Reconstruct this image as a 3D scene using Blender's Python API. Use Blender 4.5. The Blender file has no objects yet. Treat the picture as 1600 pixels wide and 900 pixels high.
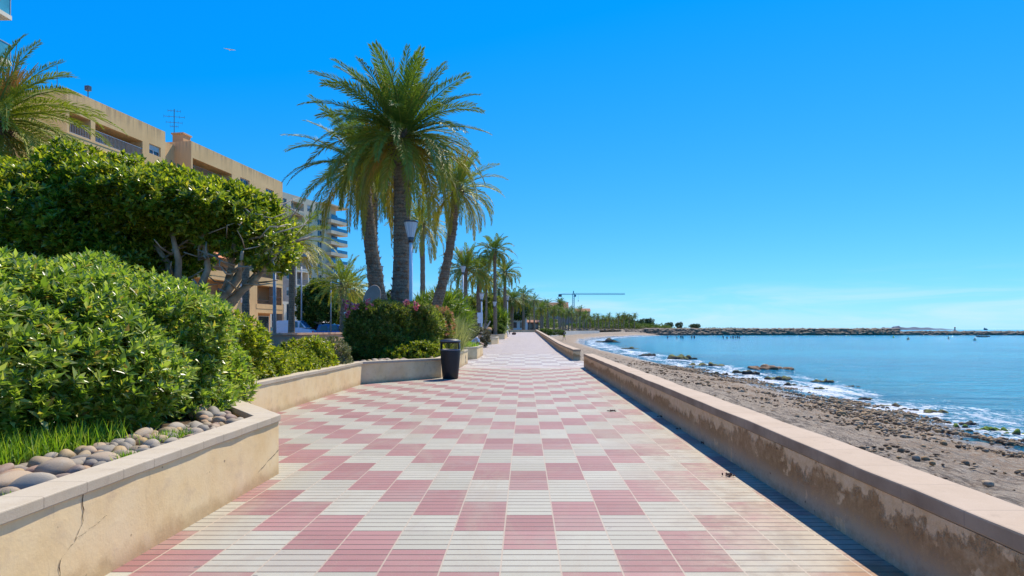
import bpy, math, random
import numpy as np
from mathutils import Vector, Matrix

SC = bpy.context.scene
COL = SC.collection
PI = math.pi
F = 934.0            # focal length of the photograph in its own pixels
CAMZ = 1.19


def at(px, py, Y):
    """point of the place that lies at distance Y along the promenade"""
    return Vector(((px - 820.0) / F * Y, Y, CAMZ + (515.0 - py) / F * Y))


def gz(y):
    """height of the promenade: level, then a slow rise towards its far end"""
    return 0.0 if y < 33 else min(0.75, (y - 33) * 0.0106)


# ------------------------------------------------------------------ linking
def tag(o, label=None, cat=None, group=None, kind=None):
    if label: o['label'] = label
    if cat: o['category'] = cat
    if group: o['group'] = group
    if kind: o['kind'] = kind
    return o


def thing(name, label, cat, loc=(0, 0, 0), rz=0.0, group=None):
    o = bpy.data.objects.new(name, None)
    o.empty_display_size = 0.2
    COL.objects.link(o)
    o.location = loc
    o.rotation_euler = (0, 0, rz)
    return tag(o, label, cat, group)


def copy_tree(o, parent=None):
    c = o.copy()
    COL.objects.link(c)
    if parent is not None:
        c.parent = parent
    for ch in list(o.children):
        copy_tree(ch, c)
    return c


class MB:
    """collects pieces of ONE mesh"""
    def __init__(s):
        s.v = []; s.f = []; s.n = 0; s.attr = []

    def add(s, V, Fs, a=None):
        V = np.asarray(V, dtype=np.float64).reshape(-1, 3)
        s.v.append(V)
        for f in Fs:
            s.f.append(tuple(int(i) + s.n for i in f))
        s.n += len(V)
        s.attr.append(np.full(len(V), 0.0 if a is None else a) if np.isscalar(a) or a is None else np.asarray(a))
        return s

    def box(s, x0, x1, y0, y1, z0, z1):
        V = [(x0, y0, z0), (x1, y0, z0), (x1, y1, z0), (x0, y1, z0), (x0, y0, z1), (x1, y0, z1), (x1, y1, z1), (x0, y1, z1)]
        return s.add(V, [(0, 3, 2, 1), (4, 5, 6, 7), (0, 1, 5, 4), (1, 2, 6, 5), (2, 3, 7, 6), (3, 0, 4, 7)])

    def tube(s, pts, rad, n=8, cap=True, a=None):
        pts = [Vector(p) for p in pts]
        if not hasattr(rad, '__len__'): rad = [rad] * len(pts)
        V = []; Fs = []
        t0 = (pts[1] - pts[0]).normalized()
        ref = Vector((1, 0, 0)) if abs(t0.x) < 0.8 else Vector((0, 1, 0))
        u = t0.cross(ref).normalized()
        for i, p in enumerate(pts):
            if i == 0: t = pts[1] - pts[0]
            elif i == len(pts) - 1: t = pts[-1] - pts[-2]
            else: t = pts[i + 1] - pts[i - 1]
            t.normalize()
            u = (u - t * u.dot(t)).normalized()
            w = t.cross(u)
            for k in range(n):
                an = 2 * PI * k / n
                V.append(p + (u * math.cos(an) + w * math.sin(an)) * rad[i])
        for i in range(len(pts) - 1):
            for k in range(n):
                k2 = (k + 1) % n
                Fs.append((i * n + k, i * n + k2, (i + 1) * n + k2, (i + 1) * n + k))
        if cap:
            Fs.append(tuple(range(n - 1, -1, -1)))
            Fs.append(tuple((len(pts) - 1) * n + k for k in range(n)))
        return s.add([tuple(p) for p in V], Fs, a)

    def lathe(s, prof, n=24, c=(0, 0, 0), a0=0.0, a1=2 * PI):
        full = abs(a1 - a0 - 2 * PI) < 1e-6
        m = n if full else n + 1
        V = []; Fs = []
        for r, z in prof:
            for k in range(m):
                an = a0 + (a1 - a0) * k / n
                V.append((c[0] + r * math.cos(an), c[1] + r * math.sin(an), c[2] + z))
        for i in range(len(prof) - 1):
            for k in range(n):
                k2 = (k + 1) % m
                Fs.append((i * m + k, i * m + k2, (i + 1) * m + k2, (i + 1) * m + k))
        return s.add(V, Fs)

    def prism(s, poly, z0, z1):
        n = len(poly)
        V = [(p[0], p[1], z0) for p in poly] + [(p[0], p[1], z1) for p in poly]
        Fs = [tuple(range(n - 1, -1, -1)), tuple(range(n, 2 * n))]
        for i in range(n):
            j = (i + 1) % n
            Fs.append((i, j, n + j, n + i))
        return s.add(V, Fs)

    def build(s, name, m, parent=None, smooth=False, attr=None, bevel=0.0):
        V = np.vstack(s.v)
        return mesh_obj(name, V, s.f, m, parent, smooth, attr and (attr, np.concatenate(s.attr)), bevel)


def mesh_obj(name, V, Fs, m, parent=None, smooth=False, attr=None, bevel=0.0):
    me = bpy.data.meshes.new(name)
    V = np.ascontiguousarray(V, dtype=np.float32)
    if isinstance(Fs, np.ndarray):
        nf, k = Fs.shape
        me.vertices.add(len(V)); me.vertices.foreach_set('co', V.ravel())
        me.loops.add(nf * k); me.loops.foreach_set('vertex_index', Fs.astype(np.int32).ravel())
        me.polygons.add(nf)
        me.polygons.foreach_set('loop_start', np.arange(0, nf * k, k, dtype=np.int32))
        me.update(calc_edges=True)
    else:
        me.from_pydata(V.tolist(), [], Fs)
        me.update()
    if attr:
        at_ = me.attributes.new(attr[0], 'FLOAT', 'POINT')
        at_.data.foreach_set('value', np.ascontiguousarray(attr[1], dtype=np.float32))
    if smooth:
        me.polygons.foreach_set('use_smooth', np.ones(len(me.polygons), dtype=bool))
    me.materials.append(m)
    o = bpy.data.objects.new(name, me)
    COL.objects.link(o)
    if parent is not None: o.parent = parent
    if bevel:
        b = o.modifiers.new('Bevel', 'BEVEL'); b.width = bevel; b.segments = 2; b.limit_method = 'ANGLE'
    return o


def struct(name, V, Fs, m, smooth=False, attr=None):
    o = mesh_obj(name, V, Fs, m, None, smooth, attr)
    o['kind'] = 'structure'
    return o


# ------------------------------------------------------------------ material helpers
class NT:
    def __init__(s, name):
        s.m = bpy.data.materials.new(name); s.m.use_nodes = True
        s.t = s.m.node_tree; s.t.nodes.clear()
        s.out = s.t.nodes.new('ShaderNodeOutputMaterial')

    def n(s, typ, **kw):
        nd = s.t.nodes.new(typ)
        for k, v in kw.items(): setattr(nd, k, v)
        return nd

    def link(s, a, b): s.t.links.new(a, b)

    def put(s, sock, v):
        if hasattr(v, 'is_output') or isinstance(v, bpy.types.NodeSocket): s.link(v, sock)
        else:
            if sock.type == 'RGBA' and len(v) == 3: v = (*v, 1.0)
            sock.default_value = v

    def math(s, op, a, b=0.0, c=0.0, clamp=False):
        nd = s.n('ShaderNodeMath', operation=op); nd.use_clamp = clamp
        s.put(nd.inputs[0], a); s.put(nd.inputs[1], b); s.put(nd.inputs[2], c)
        return nd.outputs[0]

    def mix(s, fac, a, b, mode='MIX'):
        nd = s.n('ShaderNodeMix', data_type='RGBA', blend_type=mode)
        s.put(nd.inputs[0], fac); s.put(nd.inputs[6], a); s.put(nd.inputs[7], b)
        return nd.outputs[2]

    def smooth(s, v, lo, hi):
        nd = s.n('ShaderNodeMapRange', interpolation_type='SMOOTHSTEP')
        s.put(nd.inputs[0], v); s.put(nd.inputs[1], lo); s.put(nd.inputs[2], hi)
        return nd.outputs[0]

    def coords(s):
        tc = s.n('ShaderNodeTexCoord'); return tc.outputs['Object']

    def world(s):
        return s.n('ShaderNodeNewGeometry').outputs['Position']

    def xyz(s, v):
        nd = s.n('ShaderNodeSeparateXYZ'); s.link(v, nd.inputs[0]); return nd.outputs

    def scale(s, v, sc, off=(0, 0, 0)):
        nd = s.n('ShaderNodeMapping'); s.link(v, nd.inputs[0])
        nd.inputs['Scale'].default_value = sc; nd.inputs['Location'].default_value = off
        return nd.outputs[0]

    def noise(s, v, sc, det=4, rough=0.55, dist=0.0):
        nd = s.n('ShaderNodeTexNoise'); s.link(v, nd.inputs['Vector'])
        nd.inputs['Scale'].default_value = sc; nd.inputs['Detail'].default_value = det
        nd.inputs['Roughness'].default_value = rough; nd.inputs['Distortion'].default_value = dist
        return nd.outputs[0]

    def ramp(s, v, stops, interp='LINEAR'):
        nd = s.n('ShaderNodeValToRGB'); s.put(nd.inputs[0], v)
        cr = nd.color_ramp; cr.interpolation = interp
        while len(cr.elements) < len(stops): cr.elements.new(0.5)
        for e, (p, c) in zip(cr.elements, stops):
            e.position = p; e.color = (*c, 1.0)
        return nd.outputs[0]

    def bump(s, h, strength, dist=0.01, normal=None):
        nd = s.n('ShaderNodeBump'); s.link(h, nd.inputs['Height'])
        nd.inputs['Strength'].default_value = strength; nd.inputs['Distance'].default_value = dist
        if normal is not None: s.link(normal, nd.inputs['Normal'])
        return nd.outputs[0]

    def bsdf(s, color, rough=0.7, normal=None, spec=0.5, metal=0.0, **kw):
        p = s.n('ShaderNodeBsdfPrincipled')
        s.put(p.inputs['Base Color'], color); s.put(p.inputs['Roughness'], rough)
        s.put(p.inputs['Specular IOR Level'], spec); s.put(p.inputs['Metallic'], metal)
        if normal is not None: s.link(normal, p.inputs['Normal'])
        for k, v in kw.items(): s.put(p.inputs[k], v)
        return p.outputs[0]

    def done(s, sh):
        s.link(sh, s.out.inputs['Surface']); return s.m


def plain(name, color, rough=0.6, metal=0.0, var=0.12, sc=6.0, bump=0.0, spec=0.5):
    t = NT(name); p = t.coords()
    n = t.noise(p, sc, 5)
    lo = tuple(c * (1 - var) for c in color); hi = tuple(min(1, c * (1 + var)) for c in color)
    c = t.ramp(n, [(0.3, lo), (0.7, hi)])
    nm = t.bump(t.noise(p, sc * 8, 4), bump, 0.01) if bump else None
    return t.done(t.bsdf(c, rough, nm, spec, metal))


def leaf_mat(name, stops, rough=0.42, transl=0.35, spec=0.45, tint=(1.25, 1.35, 0.55)):
    t = NT(name)
    g = t.n('ShaderNodeNewGeometry')
    c = t.ramp(g.outputs['Random Per Island'], stops)
    p = t.bsdf(c, rough, None, spec)
    tr = t.n('ShaderNodeBsdfTranslucent')
    t.link(t.mix(1.0, c, tint, 'MULTIPLY'), tr.inputs[0])
    mx = t.n('ShaderNodeMixShader'); mx.inputs[0].default_value = transl
    t.link(p, mx.inputs[1]); t.link(tr.outputs[0], mx.inputs[2])
    return t.done(mx.outputs[0])


# ------------------------------------------------------------------ leaf geometry
def norm(a):
    return a / np.maximum(np.linalg.norm(a, axis=-1, keepdims=True), 1e-9)


def leaves(P, A, U, L, W, fold=0.25):
    """folded pointed leaves: base P, axis A, up U, length L, width W"""
    A = norm(A); S = norm(np.cross(A, U)); N = np.cross(S, A)
    L = np.asarray(L)[:, None]; W = np.asarray(W)[:, None]
    m = len(P)
    V = np.empty((m, 5, 3))
    V[:, 0] = P
    V[:, 1] = P + A * L * 0.5 + S * W * 0.5 + N * W * fold
    V[:, 2] = P + A * L - N * L * 0.08
    V[:, 3] = P + A * L * 0.5 - S * W * 0.5 + N * W * fold
    V[:, 4] = P + A * L * 0.5
    b = (np.arange(m) * 5)[:, None]
    Fs = np.concatenate([b + np.array([[0, 4, 2, 1]]), b + np.array([[0, 3, 2, 4]])], 0)
    return V.reshape(-1, 3), Fs


def rosettes(P, N, k, L, W, rng, spread=(0.35, 1.25), fold=0.25):
    """k leaves fanned round each shoot tip"""
    m = len(P)
    N = norm(N)
    ref = np.tile(np.array([[0.0, 0.0, 1.0]]), (m, 1)); ref[np.abs(N[:, 2]) > 0.9] = (1, 0, 0)
    T = norm(np.cross(N, ref)); B = np.cross(N, T)
    ph0 = rng.random(m) * 6.28
    PP = []; AA = []; UU = []; LL = []; WW = []
    for i in range(k):
        ph = ph0 + i * 2.399 + rng.normal(0, 0.2, m)
        th = spread[0] + (spread[1] - spread[0]) * ((i + 0.5) / k) + rng.normal(0, 0.12, m)
        d = N * np.cos(th)[:, None] + (T * np.cos(ph)[:, None] + B * np.sin(ph)[:, None]) * np.sin(th)[:, None]
        ln = L * rng.uniform(0.65, 1.2, m)
        PP.append(P - N * (L * 0.35 * i / k)); AA.append(d); UU.append(N + rng.normal(0, 0.15, (m, 3)))
        LL.append(ln); WW.append(ln / L * W * rng.uniform(0.8, 1.2, m))
    return leaves(np.vstack(PP), np.vstack(AA), np.vstack(UU), np.concatenate(LL), np.concatenate(WW), fold)


def blob_points(ells, dens, rng, p=2.3, layers=((1.0, 1.0), (0.86, 0.6)), zmin=-9, lump=0.08, inside=0.8):
    """points with outward normals on the skins of a union of super-ellipsoids [(centre, radii)]"""
    PP = []; NN = []
    for (c, r) in ells:
        c = np.array(c, float); r = np.array(r, float)
        area = 4 * PI * ((((r[0] * r[1]) ** 1.6 + (r[0] * r[2]) ** 1.6 + (r[1] * r[2]) ** 1.6) / 3) ** (1 / 1.6))
        for (sc, f) in layers:
            n = int(area * dens * f * 1.6)
            d = norm(rng.normal(size=(n, 3)) * r)      # roughly even over the skin
            q = np.abs(d / r) ** p
            s = q.sum(1) ** (-1 / p)
            lum = 1 + lump * (np.sin(d[:, 0] * 7 + c[0] * 3) * np.sin(d[:, 1] * 6 + c[1]) + np.sin(d[:, 2] * 8 + d[:, 0] * 5 + c[1] * 2)) + rng.normal(0, 0.025, n)
            P = c + d * (s * sc * lum)[:, None]
            g = norm(np.sign(d) * np.abs(d / r) ** (p - 1) / r)
            keep = P[:, 2] > zmin
            for (c2, r2) in ells:
                c2 = np.array(c2, float); r2 = np.array(r2, float)
                if np.allclose(c2, c): continue
                keep &= (np.abs((P - c2) / r2) ** p).sum(1) > inside ** p
            PP.append(P[keep]); NN.append(g[keep])
    return np.vstack(PP), np.vstack(NN)


def crown(name, ells, dens, k, L, W, m, parent, seed=1, **kw):
    rng = np.random.default_rng(seed)
    sp = kw.pop('spread', (0.35, 1.25)); up = kw.pop('up', 0.8); fold = kw.pop('fold', 0.25)
    P, N = blob_points(ells, dens, rng, **kw)
    N = norm(N + np.array([0, 0, up]) + rng.normal(0, 0.3, N.shape))
    V, Fs = rosettes(P, N, k, L, W, rng, sp, fold)
    return mesh_obj(name, V, Fs, m, parent)


def branches(name, root, ells, n, m, parent, seed=3, r0=0.05, mid=0.45):
    """crooked stems from the root into the crown"""
    rnd = random.Random(seed); mb = MB(); root = Vector(root)
    for i in range(n):
        c, r = ells[i % len(ells)]
        d = Vector((rnd.gauss(0, 1), rnd.gauss(0, 1), rnd.gauss(0.3, 0.8))).normalized()
        e = Vector(c) + Vector((d.x * r[0], d.y * r[1], d.z * r[2])) * 0.8
        b = root + Vector((rnd.uniform(-1, 1), rnd.uniform(-1, 1), 0)) * r0 * 3
        b = Vector((b.x + (c[0] - root.x) * 0.7, b.y + (c[1] - root.y) * 0.7, root.z))
        pts = []
        for s in range(6):
            q = s / 5
            p = b.lerp(e, q); p.z = b.z + (e.z - b.z) * q ** 0.8
            if 0 < s < 5: p += Vector((rnd.gauss(0, 1), rnd.gauss(0, 1), rnd.gauss(0, 0.5))) * 0.05 * (e - b).length * 0.6
            pts.append(p)
        mb.tube(pts, [r0 * (1 - 0.8 * s / 5) for s in range(6)], 6)
    return mb.build(name, m, parent, True)
# ------------------------------------------------------------------ materials
def mat_promenade():
    t = NT('promenade_tiles'); p = t.world(); x, y, z = t.xyz(p)
    xs = t.math('DIVIDE', t.math('ADD', x, 0.125), 0.3)
    col = t.math('FLOOR', xs); fx = t.math('FRACT', xs)
    k = t.math('ABSOLUTE', col)
    yy = t.math('SUBTRACT', t.math('SUBTRACT', y, 3.23), t.math('MULTIPLY', k, 0.3))
    par = t.math('MODULO', t.math('ADD', t.math('FLOOR', t.math('DIVIDE', yy, 0.6)), 200.0), 2.0)   # 0 red, 1 white
    cid = t.n('ShaderNodeCombineXYZ'); t.link(col, cid.inputs[0]); t.link(t.math('FLOOR', t.math('DIVIDE', yy, 0.3)), cid.inputs[1])
    wn = t.n('ShaderNodeTexWhiteNoise', noise_dimensions='2D'); t.link(cid.outputs[0], wn.inputs['Vector'])
    rv = wn.outputs['Value']
    fine = t.noise(p, 120, 3, 0.7); big = t.noise(p, 0.9, 5, 0.6); mid = t.noise(p, 7, 5, 0.65)
    red = t.ramp(t.math('ADD', t.math('MULTIPLY', rv, 0.5), t.math('MULTIPLY', fine, 0.5)), [(0.15, (0.27, 0.122, 0.108)), (0.85, (0.40, 0.208, 0.183))])
    wht = t.ramp(t.math('ADD', t.math('MULTIPLY', rv, 0.4), t.math('MULTIPLY', fine, 0.6)), [(0.2, (0.35, 0.322, 0.243)), (0.8, (0.47, 0.437, 0.338))])
    c = t.mix(par, red, wht)
    odd = t.math('GREATER_THAN', rv, 0.88)
    c = t.mix(t.math('MULTIPLY', odd, 0.30), c, (0.25, 0.185, 0.15))
    # farther along: a plain cross band, a paler greyer checker, then plain pinkish pavers
    wide = t.math('MODULO', t.math('ADD', t.math('FLOOR', t.math('DIVIDE', x, 0.6)), t.math('ADD', t.math('FLOOR', t.math('DIVIDE', y, 1.25)), 400.0)), 2.0)
    grey = t.mix(wide, (0.33, 0.28, 0.27), (0.49, 0.46, 0.42))
    pink = t.ramp(t.math('ADD', t.math('MULTIPLY', rv, 0.6), t.math('MULTIPLY', mid, 0.4)), [(0.1, (0.36, 0.30, 0.275)), (0.9, (0.44, 0.375, 0.34))])
    band = t.math('MULTIPLY', t.math('GREATER_THAN', y, 18.3), t.math('LESS_THAN', y, 19.5))
    diag = t.math('MODULO', t.math('ADD', t.math('FLOOR', t.math('DIVIDE', t.math('ADD', x, t.math('MULTIPLY', y, 1.0)), 0.9)), 100.0), 2.0)
    c = t.mix(band, c, t.mix(diag, (0.45, 0.36, 0.33), (0.50, 0.45, 0.41)))
    c = t.mix(t.math('GREATER_THAN', y, 19.5), c, grey)
    c = t.mix(t.math('GREATER_THAN', y, 29.0), c, pink)
    # wear: sandy film by the sea wall and in broad patches
    sand = t.math('MULTIPLY', t.smooth(t.math('ADD', x, t.math('MULTIPLY', t.math('SUBTRACT', 6.0, y, ), 0.07)), 0.65, 1.6), t.smooth(t.math('ADD', t.math('MULTIPLY', mid, 0.6), t.math('MULTIPLY', big, 0.4)), 0.34, 0.60), clamp=True)
    c = t.mix(t.math('MULTIPLY', sand, 0.78), c, t.mix(t.smooth(t.noise(p, 5.0, 7, 0.7), 0.42, 0.62), (0.42, 0.335, 0.225), (0.27, 0.19, 0.12)))
    c = t.mix(t.math('MULTIPLY', t.smooth(big, 0.52, 0.8), 0.45), c, (0.41, 0.35, 0.28))
    c = t.mix(t.math('MULTIPLY', t.smooth(t.noise(p, 2.3, 6, 0.7), 0.52, 0.74), 0.45), c, (0.32, 0.26, 0.22))
    dr = t.noise(t.scale(p, (1.0, 0.35, 1)), 1.3, 8, 0.72, 0.8)
    c = t.mix(t.math('MULTIPLY', t.smooth(dr, 0.47, 0.66), 0.48), c, (0.36, 0.29, 0.205))
    c = t.mix(t.math('MULTIPLY', t.smooth(t.noise(p, 26, 5, 0.75), 0.60, 0.72), 0.35), c, (0.22, 0.17, 0.135))
    # the rusty damp patch at the foot of the sea wall
    dx = t.math('SUBTRACT', x, 1.72); dy = t.math('SUBTRACT', y, 2.75)
    dd = t.math('SQRT', t.math('ADD', t.math('MULTIPLY', dx, t.math('MULTIPLY', dx, 6.0)), t.math('MULTIPLY', dy, t.math('MULTIPLY', dy, 2.2))))
    rust = t.math('SUBTRACT', 1.0, t.smooth(t.math('ADD', dd, t.math('MULTIPLY', t.math('SUBTRACT', mid, 0.5), 0.9)), 0.25, 0.75))
    c = t.mix(t.math('MULTIPLY', rust, 0.7), c, (0.30, 0.15, 0.055))
    # gum spots and specks
    vor = t.n('ShaderNodeTexVoronoi'); t.link(p, vor.inputs['Vector']); vor.inputs['Scale'].default_value = 2.6
    spot = t.math('MULTIPLY', t.math('LESS_THAN', vor.outputs['Distance'], 0.045), t.math('GREATER_THAN', big, 0.47))
    c = t.mix(t.math('MULTIPLY', spot, 0.65), c, (0.16, 0.13, 0.12))
    # grooves between the bars of a tile, light grout along the columns
    fy = t.math('FRACT', t.math('DIVIDE', yy, 0.075))
    gro = t.math('LESS_THAN', fy, 0.125)
    jx = t.math('LESS_THAN', fx, 0.03)
    near = t.math('LESS_THAN', y, 29.0)
    c = t.mix(t.math('MULTIPLY', gro, t.math('ADD', 0.45, t.math('MULTIPLY', mid, 1.0)), clamp=True), c, (0.085, 0.062, 0.05))
    c = t.mix(t.math('MULTIPLY', jx, 0.8), c, (0.44, 0.35, 0.25))
    h = t.math('SUBTRACT', t.math('MULTIPLY', fine, 0.25), t.math('MAXIMUM', gro, t.math('MULTIPLY', jx, 0.6)))
    h = t.math('ADD', h, t.math('MULTIPLY', rv, 0.25))
    nm = t.bump(h, 0.5, 0.006)
    return t.done(t.bsdf(c, t.math('SUBTRACT', 0.78, t.math('MULTIPLY', mid, 0.3)), nm, 0.35))


def mat_render_wall():
    """cream-ochre rendered planter wall, weathered"""
    t = NT('cream_render'); p = t.world(); x, y, z = t.xyz(p)
    a = t.noise(p, 1.7, 6, 0.65); b = t.noise(p, 9, 5, 0.6); f = t.noise(p, 70, 3)
    c = t.ramp(a, [(0.25, (0.68, 0.45, 0.20)), (0.5, (0.78, 0.57, 0.30)), (0.75, (0.83, 0.65, 0.39))])
    c = t.mix(t.math('MULTIPLY', t.smooth(b, 0.5, 0.75), 0.4), c, (0.52, 0.38, 0.25))
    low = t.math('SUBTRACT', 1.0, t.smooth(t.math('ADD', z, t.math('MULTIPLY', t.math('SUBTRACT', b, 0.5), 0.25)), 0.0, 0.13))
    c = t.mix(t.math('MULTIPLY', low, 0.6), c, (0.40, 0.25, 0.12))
    st = t.noise(t.scale(p, (9, 9, 1.2)), 1.0, 5, 0.7)
    c = t.mix(t.math('MULTIPLY', t.smooth(st, 0.62, 0.75), 0.5), c, (0.34, 0.24, 0.15))
    sp = t.noise(p, 16, 2, 0.5)
    c = t.mix(t.math('MULTIPLY', t.smooth(sp, 0.74, 0.80), 0.7), c, (0.16, 0.10, 0.07))
    nm = t.bump(t.math('ADD', t.math('MULTIPLY', f, 0.3), b), 0.35, 0.008)
    return t.done(t.bsdf(c, 0.85, nm, 0.25))


def mat_coping(name, lo, hi, joint, jw, axis=1, wear=(0.35, 0.28, 0.2), grime_shade=0.15):
    t = NT(name); p = t.world(); o = t.xyz(p)
    a = t.noise(p, 3.0, 6, 0.65); f = t.noise(p, 140, 3, 0.7)
    c = t.ramp(t.math('ADD', t.math('MULTIPLY', a, 0.6), t.math('MULTIPLY', f, 0.4)), [(0.3, lo), (0.7, hi)])
    q = t.math('DIVIDE', o[axis], joint)
    cid = t.n('ShaderNodeTexWhiteNoise', noise_dimensions='1D'); t.link(t.math('FLOOR', q), cid.inputs['W'])
    c = t.mix(t.math('MULTIPLY', cid.outputs['Value'], 0.16), c, (0.40, 0.31, 0.22))
    c = t.mix(t.math('MULTIPLY', t.smooth(t.noise(p, 11, 6, 0.7), 0.54, 0.74), 0.5), c, wear)
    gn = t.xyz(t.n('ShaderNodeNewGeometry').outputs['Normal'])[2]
    c = t.mix(t.math('MULTIPLY', t.math('SUBTRACT', 1.0, t.smooth(gn, 0.3, 0.8)), grime_shade), c, t.ramp(a, [(0.35, (0.20, 0.13, 0.075)), (0.65, (0.36, 0.26, 0.165))]))  # upright faces darkened: grime with shade painted into the colour
    j = t.math('LESS_THAN', t.math('FRACT', q), jw / joint)
    c = t.mix(t.math('MULTIPLY', j, 0.55), c, (0.25, 0.19, 0.14))
    nm = t.bump(t.math('SUBTRACT', t.math('MULTIPLY', f, 0.5), j), 0.5, 0.004)
    return t.done(t.bsdf(c, 0.8, nm, 0.3))


def mat_sea_wall():
    """peeling plaster: cream skin at the top, brown core, grey damp foot"""
    t = NT('peeling_plaster'); p = t.world(); x, y, z = t.xyz(p)
    hz = t.math('SUBTRACT', z, t.math('MULTIPLY', t.math('MAXIMUM', t.math('SUBTRACT', y, 33.0), 0.0), 0.0106))
    s = t.scale(p, (1, 1, 0.62))
    a = t.math('ADD', t.math('MULTIPLY', t.noise(s, 3.0, 12, 0.72, 0.4), 0.60), t.math('ADD', t.math('MULTIPLY', t.noise(p, 13, 8, 0.72), 0.28), t.math('MULTIPLY', t.noise(t.scale(p, (1, 1, 0.3)), 21, 4, 0.6), 0.12))); b = t.noise(p, 18, 6, 0.7); g = t.noise(p, 2.0, 4)
    f = t.noise(p, 110, 3, 0.7)
    skin = t.ramp(b, [(0.3, (0.66, 0.41, 0.19)), (0.7, (0.80, 0.57, 0.33))])
    core = t.ramp(t.math('ADD', t.math('MULTIPLY', b, 0.7), t.math('MULTIPLY', g, 0.3)), [(0.3, (0.24, 0.125, 0.048)), (0.5, (0.41, 0.24, 0.105)), (0.72, (0.60, 0.40, 0.21))])
    # how far down the skin still hangs
    lim = t.math('ADD', t.math('ADD', 0.265, t.math('MULTIPLY', t.math('SUBTRACT', a, 0.5), 0.80)), t.math('MULTIPLY', t.math('SUBTRACT', t.noise(p, 1.1, 3), 0.5), 0.22))
    peel = t.smooth(t.math('SUBTRACT', hz, lim), -0.035, 0.025)
    c = t.mix(peel, core, skin)
    foot = t.math('SUBTRACT', 1.0, t.smooth(t.math('ADD', hz, t.math('MULTIPLY', t.math('SUBTRACT', b, 0.5), 0.3)), 0.06, 0.19))
    c = t.mix(t.math('MULTIPLY', foot, 0.9), c, t.ramp(b, [(0.3, (0.42, 0.29, 0.17)), (0.7, (0.62, 0.47, 0.31))]))
    patch = t.smooth(t.noise(p, 5.5, 8, 0.68), 0.595, 0.635)
    c = t.mix(t.math('MULTIPLY', patch, 0.8), c, skin)
    c = t.mix(t.math('MULTIPLY', t.smooth(t.noise(p, 14, 3), 0.70, 0.76), 0.8), c, (0.05, 0.03, 0.02))
    h = t.math('ADD', t.math('MULTIPLY', peel, 1.0), t.math('ADD', t.math('MULTIPLY', b, 0.8), t.math('MULTIPLY', f, 0.3)))
    return t.done(t.bsdf(c, 0.9, t.bump(h, 0.8, 0.012), 0.2))


def mat_beach():
    t = NT('beach_sand'); p = t.world()
    at_ = t.n('ShaderNodeAttribute', attribute_name='shore'); d = at_.outputs['Fac']     # metres seaward of the water's edge
    a = t.noise(p, 0.5, 6, 0.6); b = t.noise(p, 3.2, 7, 0.7); f = t.noise(p, 25, 4, 0.7)
    c = t.ramp(t.math('ADD', t.math('MULTIPLY', b, 0.6), t.math('MULTIPLY', f, 0.4)), [(0.3, (0.18, 0.14, 0.095)), (0.5, (0.325, 0.26, 0.185)), (0.7, (0.45, 0.375, 0.28))])
    st = t.noise(t.scale(p, (2.6, 0.9, 1)), 1.5, 9, 0.78, 1.0)                         # dry seagrass drifts, with relief shade painted in
    drift_shade = t.math('MULTIPLY', t.smooth(st, 0.49, 0.56), t.math('SUBTRACT', 1.0, t.smooth(d, -5.5, -2.0)))
    c = t.mix(t.math('MULTIPLY', drift_shade, 0.78), c, (0.075, 0.056, 0.04))
    st2 = t.noise(t.scale(p, (5.0, 2.0, 1)), 3.0, 6, 0.75, 0.6)
    c = t.mix(t.math('MULTIPLY', t.smooth(st2, 0.56, 0.64), 0.6), c, (0.09, 0.066, 0.046))
    peb = t.math('MULTIPLY', t.smooth(t.noise(p, 5, 6, 0.75), 0.44, 0.56), t.smooth(d, -7.5, -3.0))
    c = t.mix(t.math('MULTIPLY', peb, 0.75), c, t.ramp(f, [(0.3, (0.13, 0.075, 0.035)), (0.7, (0.36, 0.22, 0.11))]))
    wet = t.smooth(t.math('ADD', d, t.math('MULTIPLY', t.math('SUBTRACT', a, 0.5), 7.0)), -2.6, -1.2)
    c = t.mix(t.math('MULTIPLY', wet, 0.45), c, (0.13, 0.12, 0.11))
    h = t.math('ADD', b, t.math('MULTIPLY', f, 0.35))
    r = t.math('SUBTRACT', 0.9, t.math('MULTIPLY', wet, 0.68))
    return t.done(t.bsdf(c, r, t.bump(h, 0.9, 0.16), 0.4))


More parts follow.
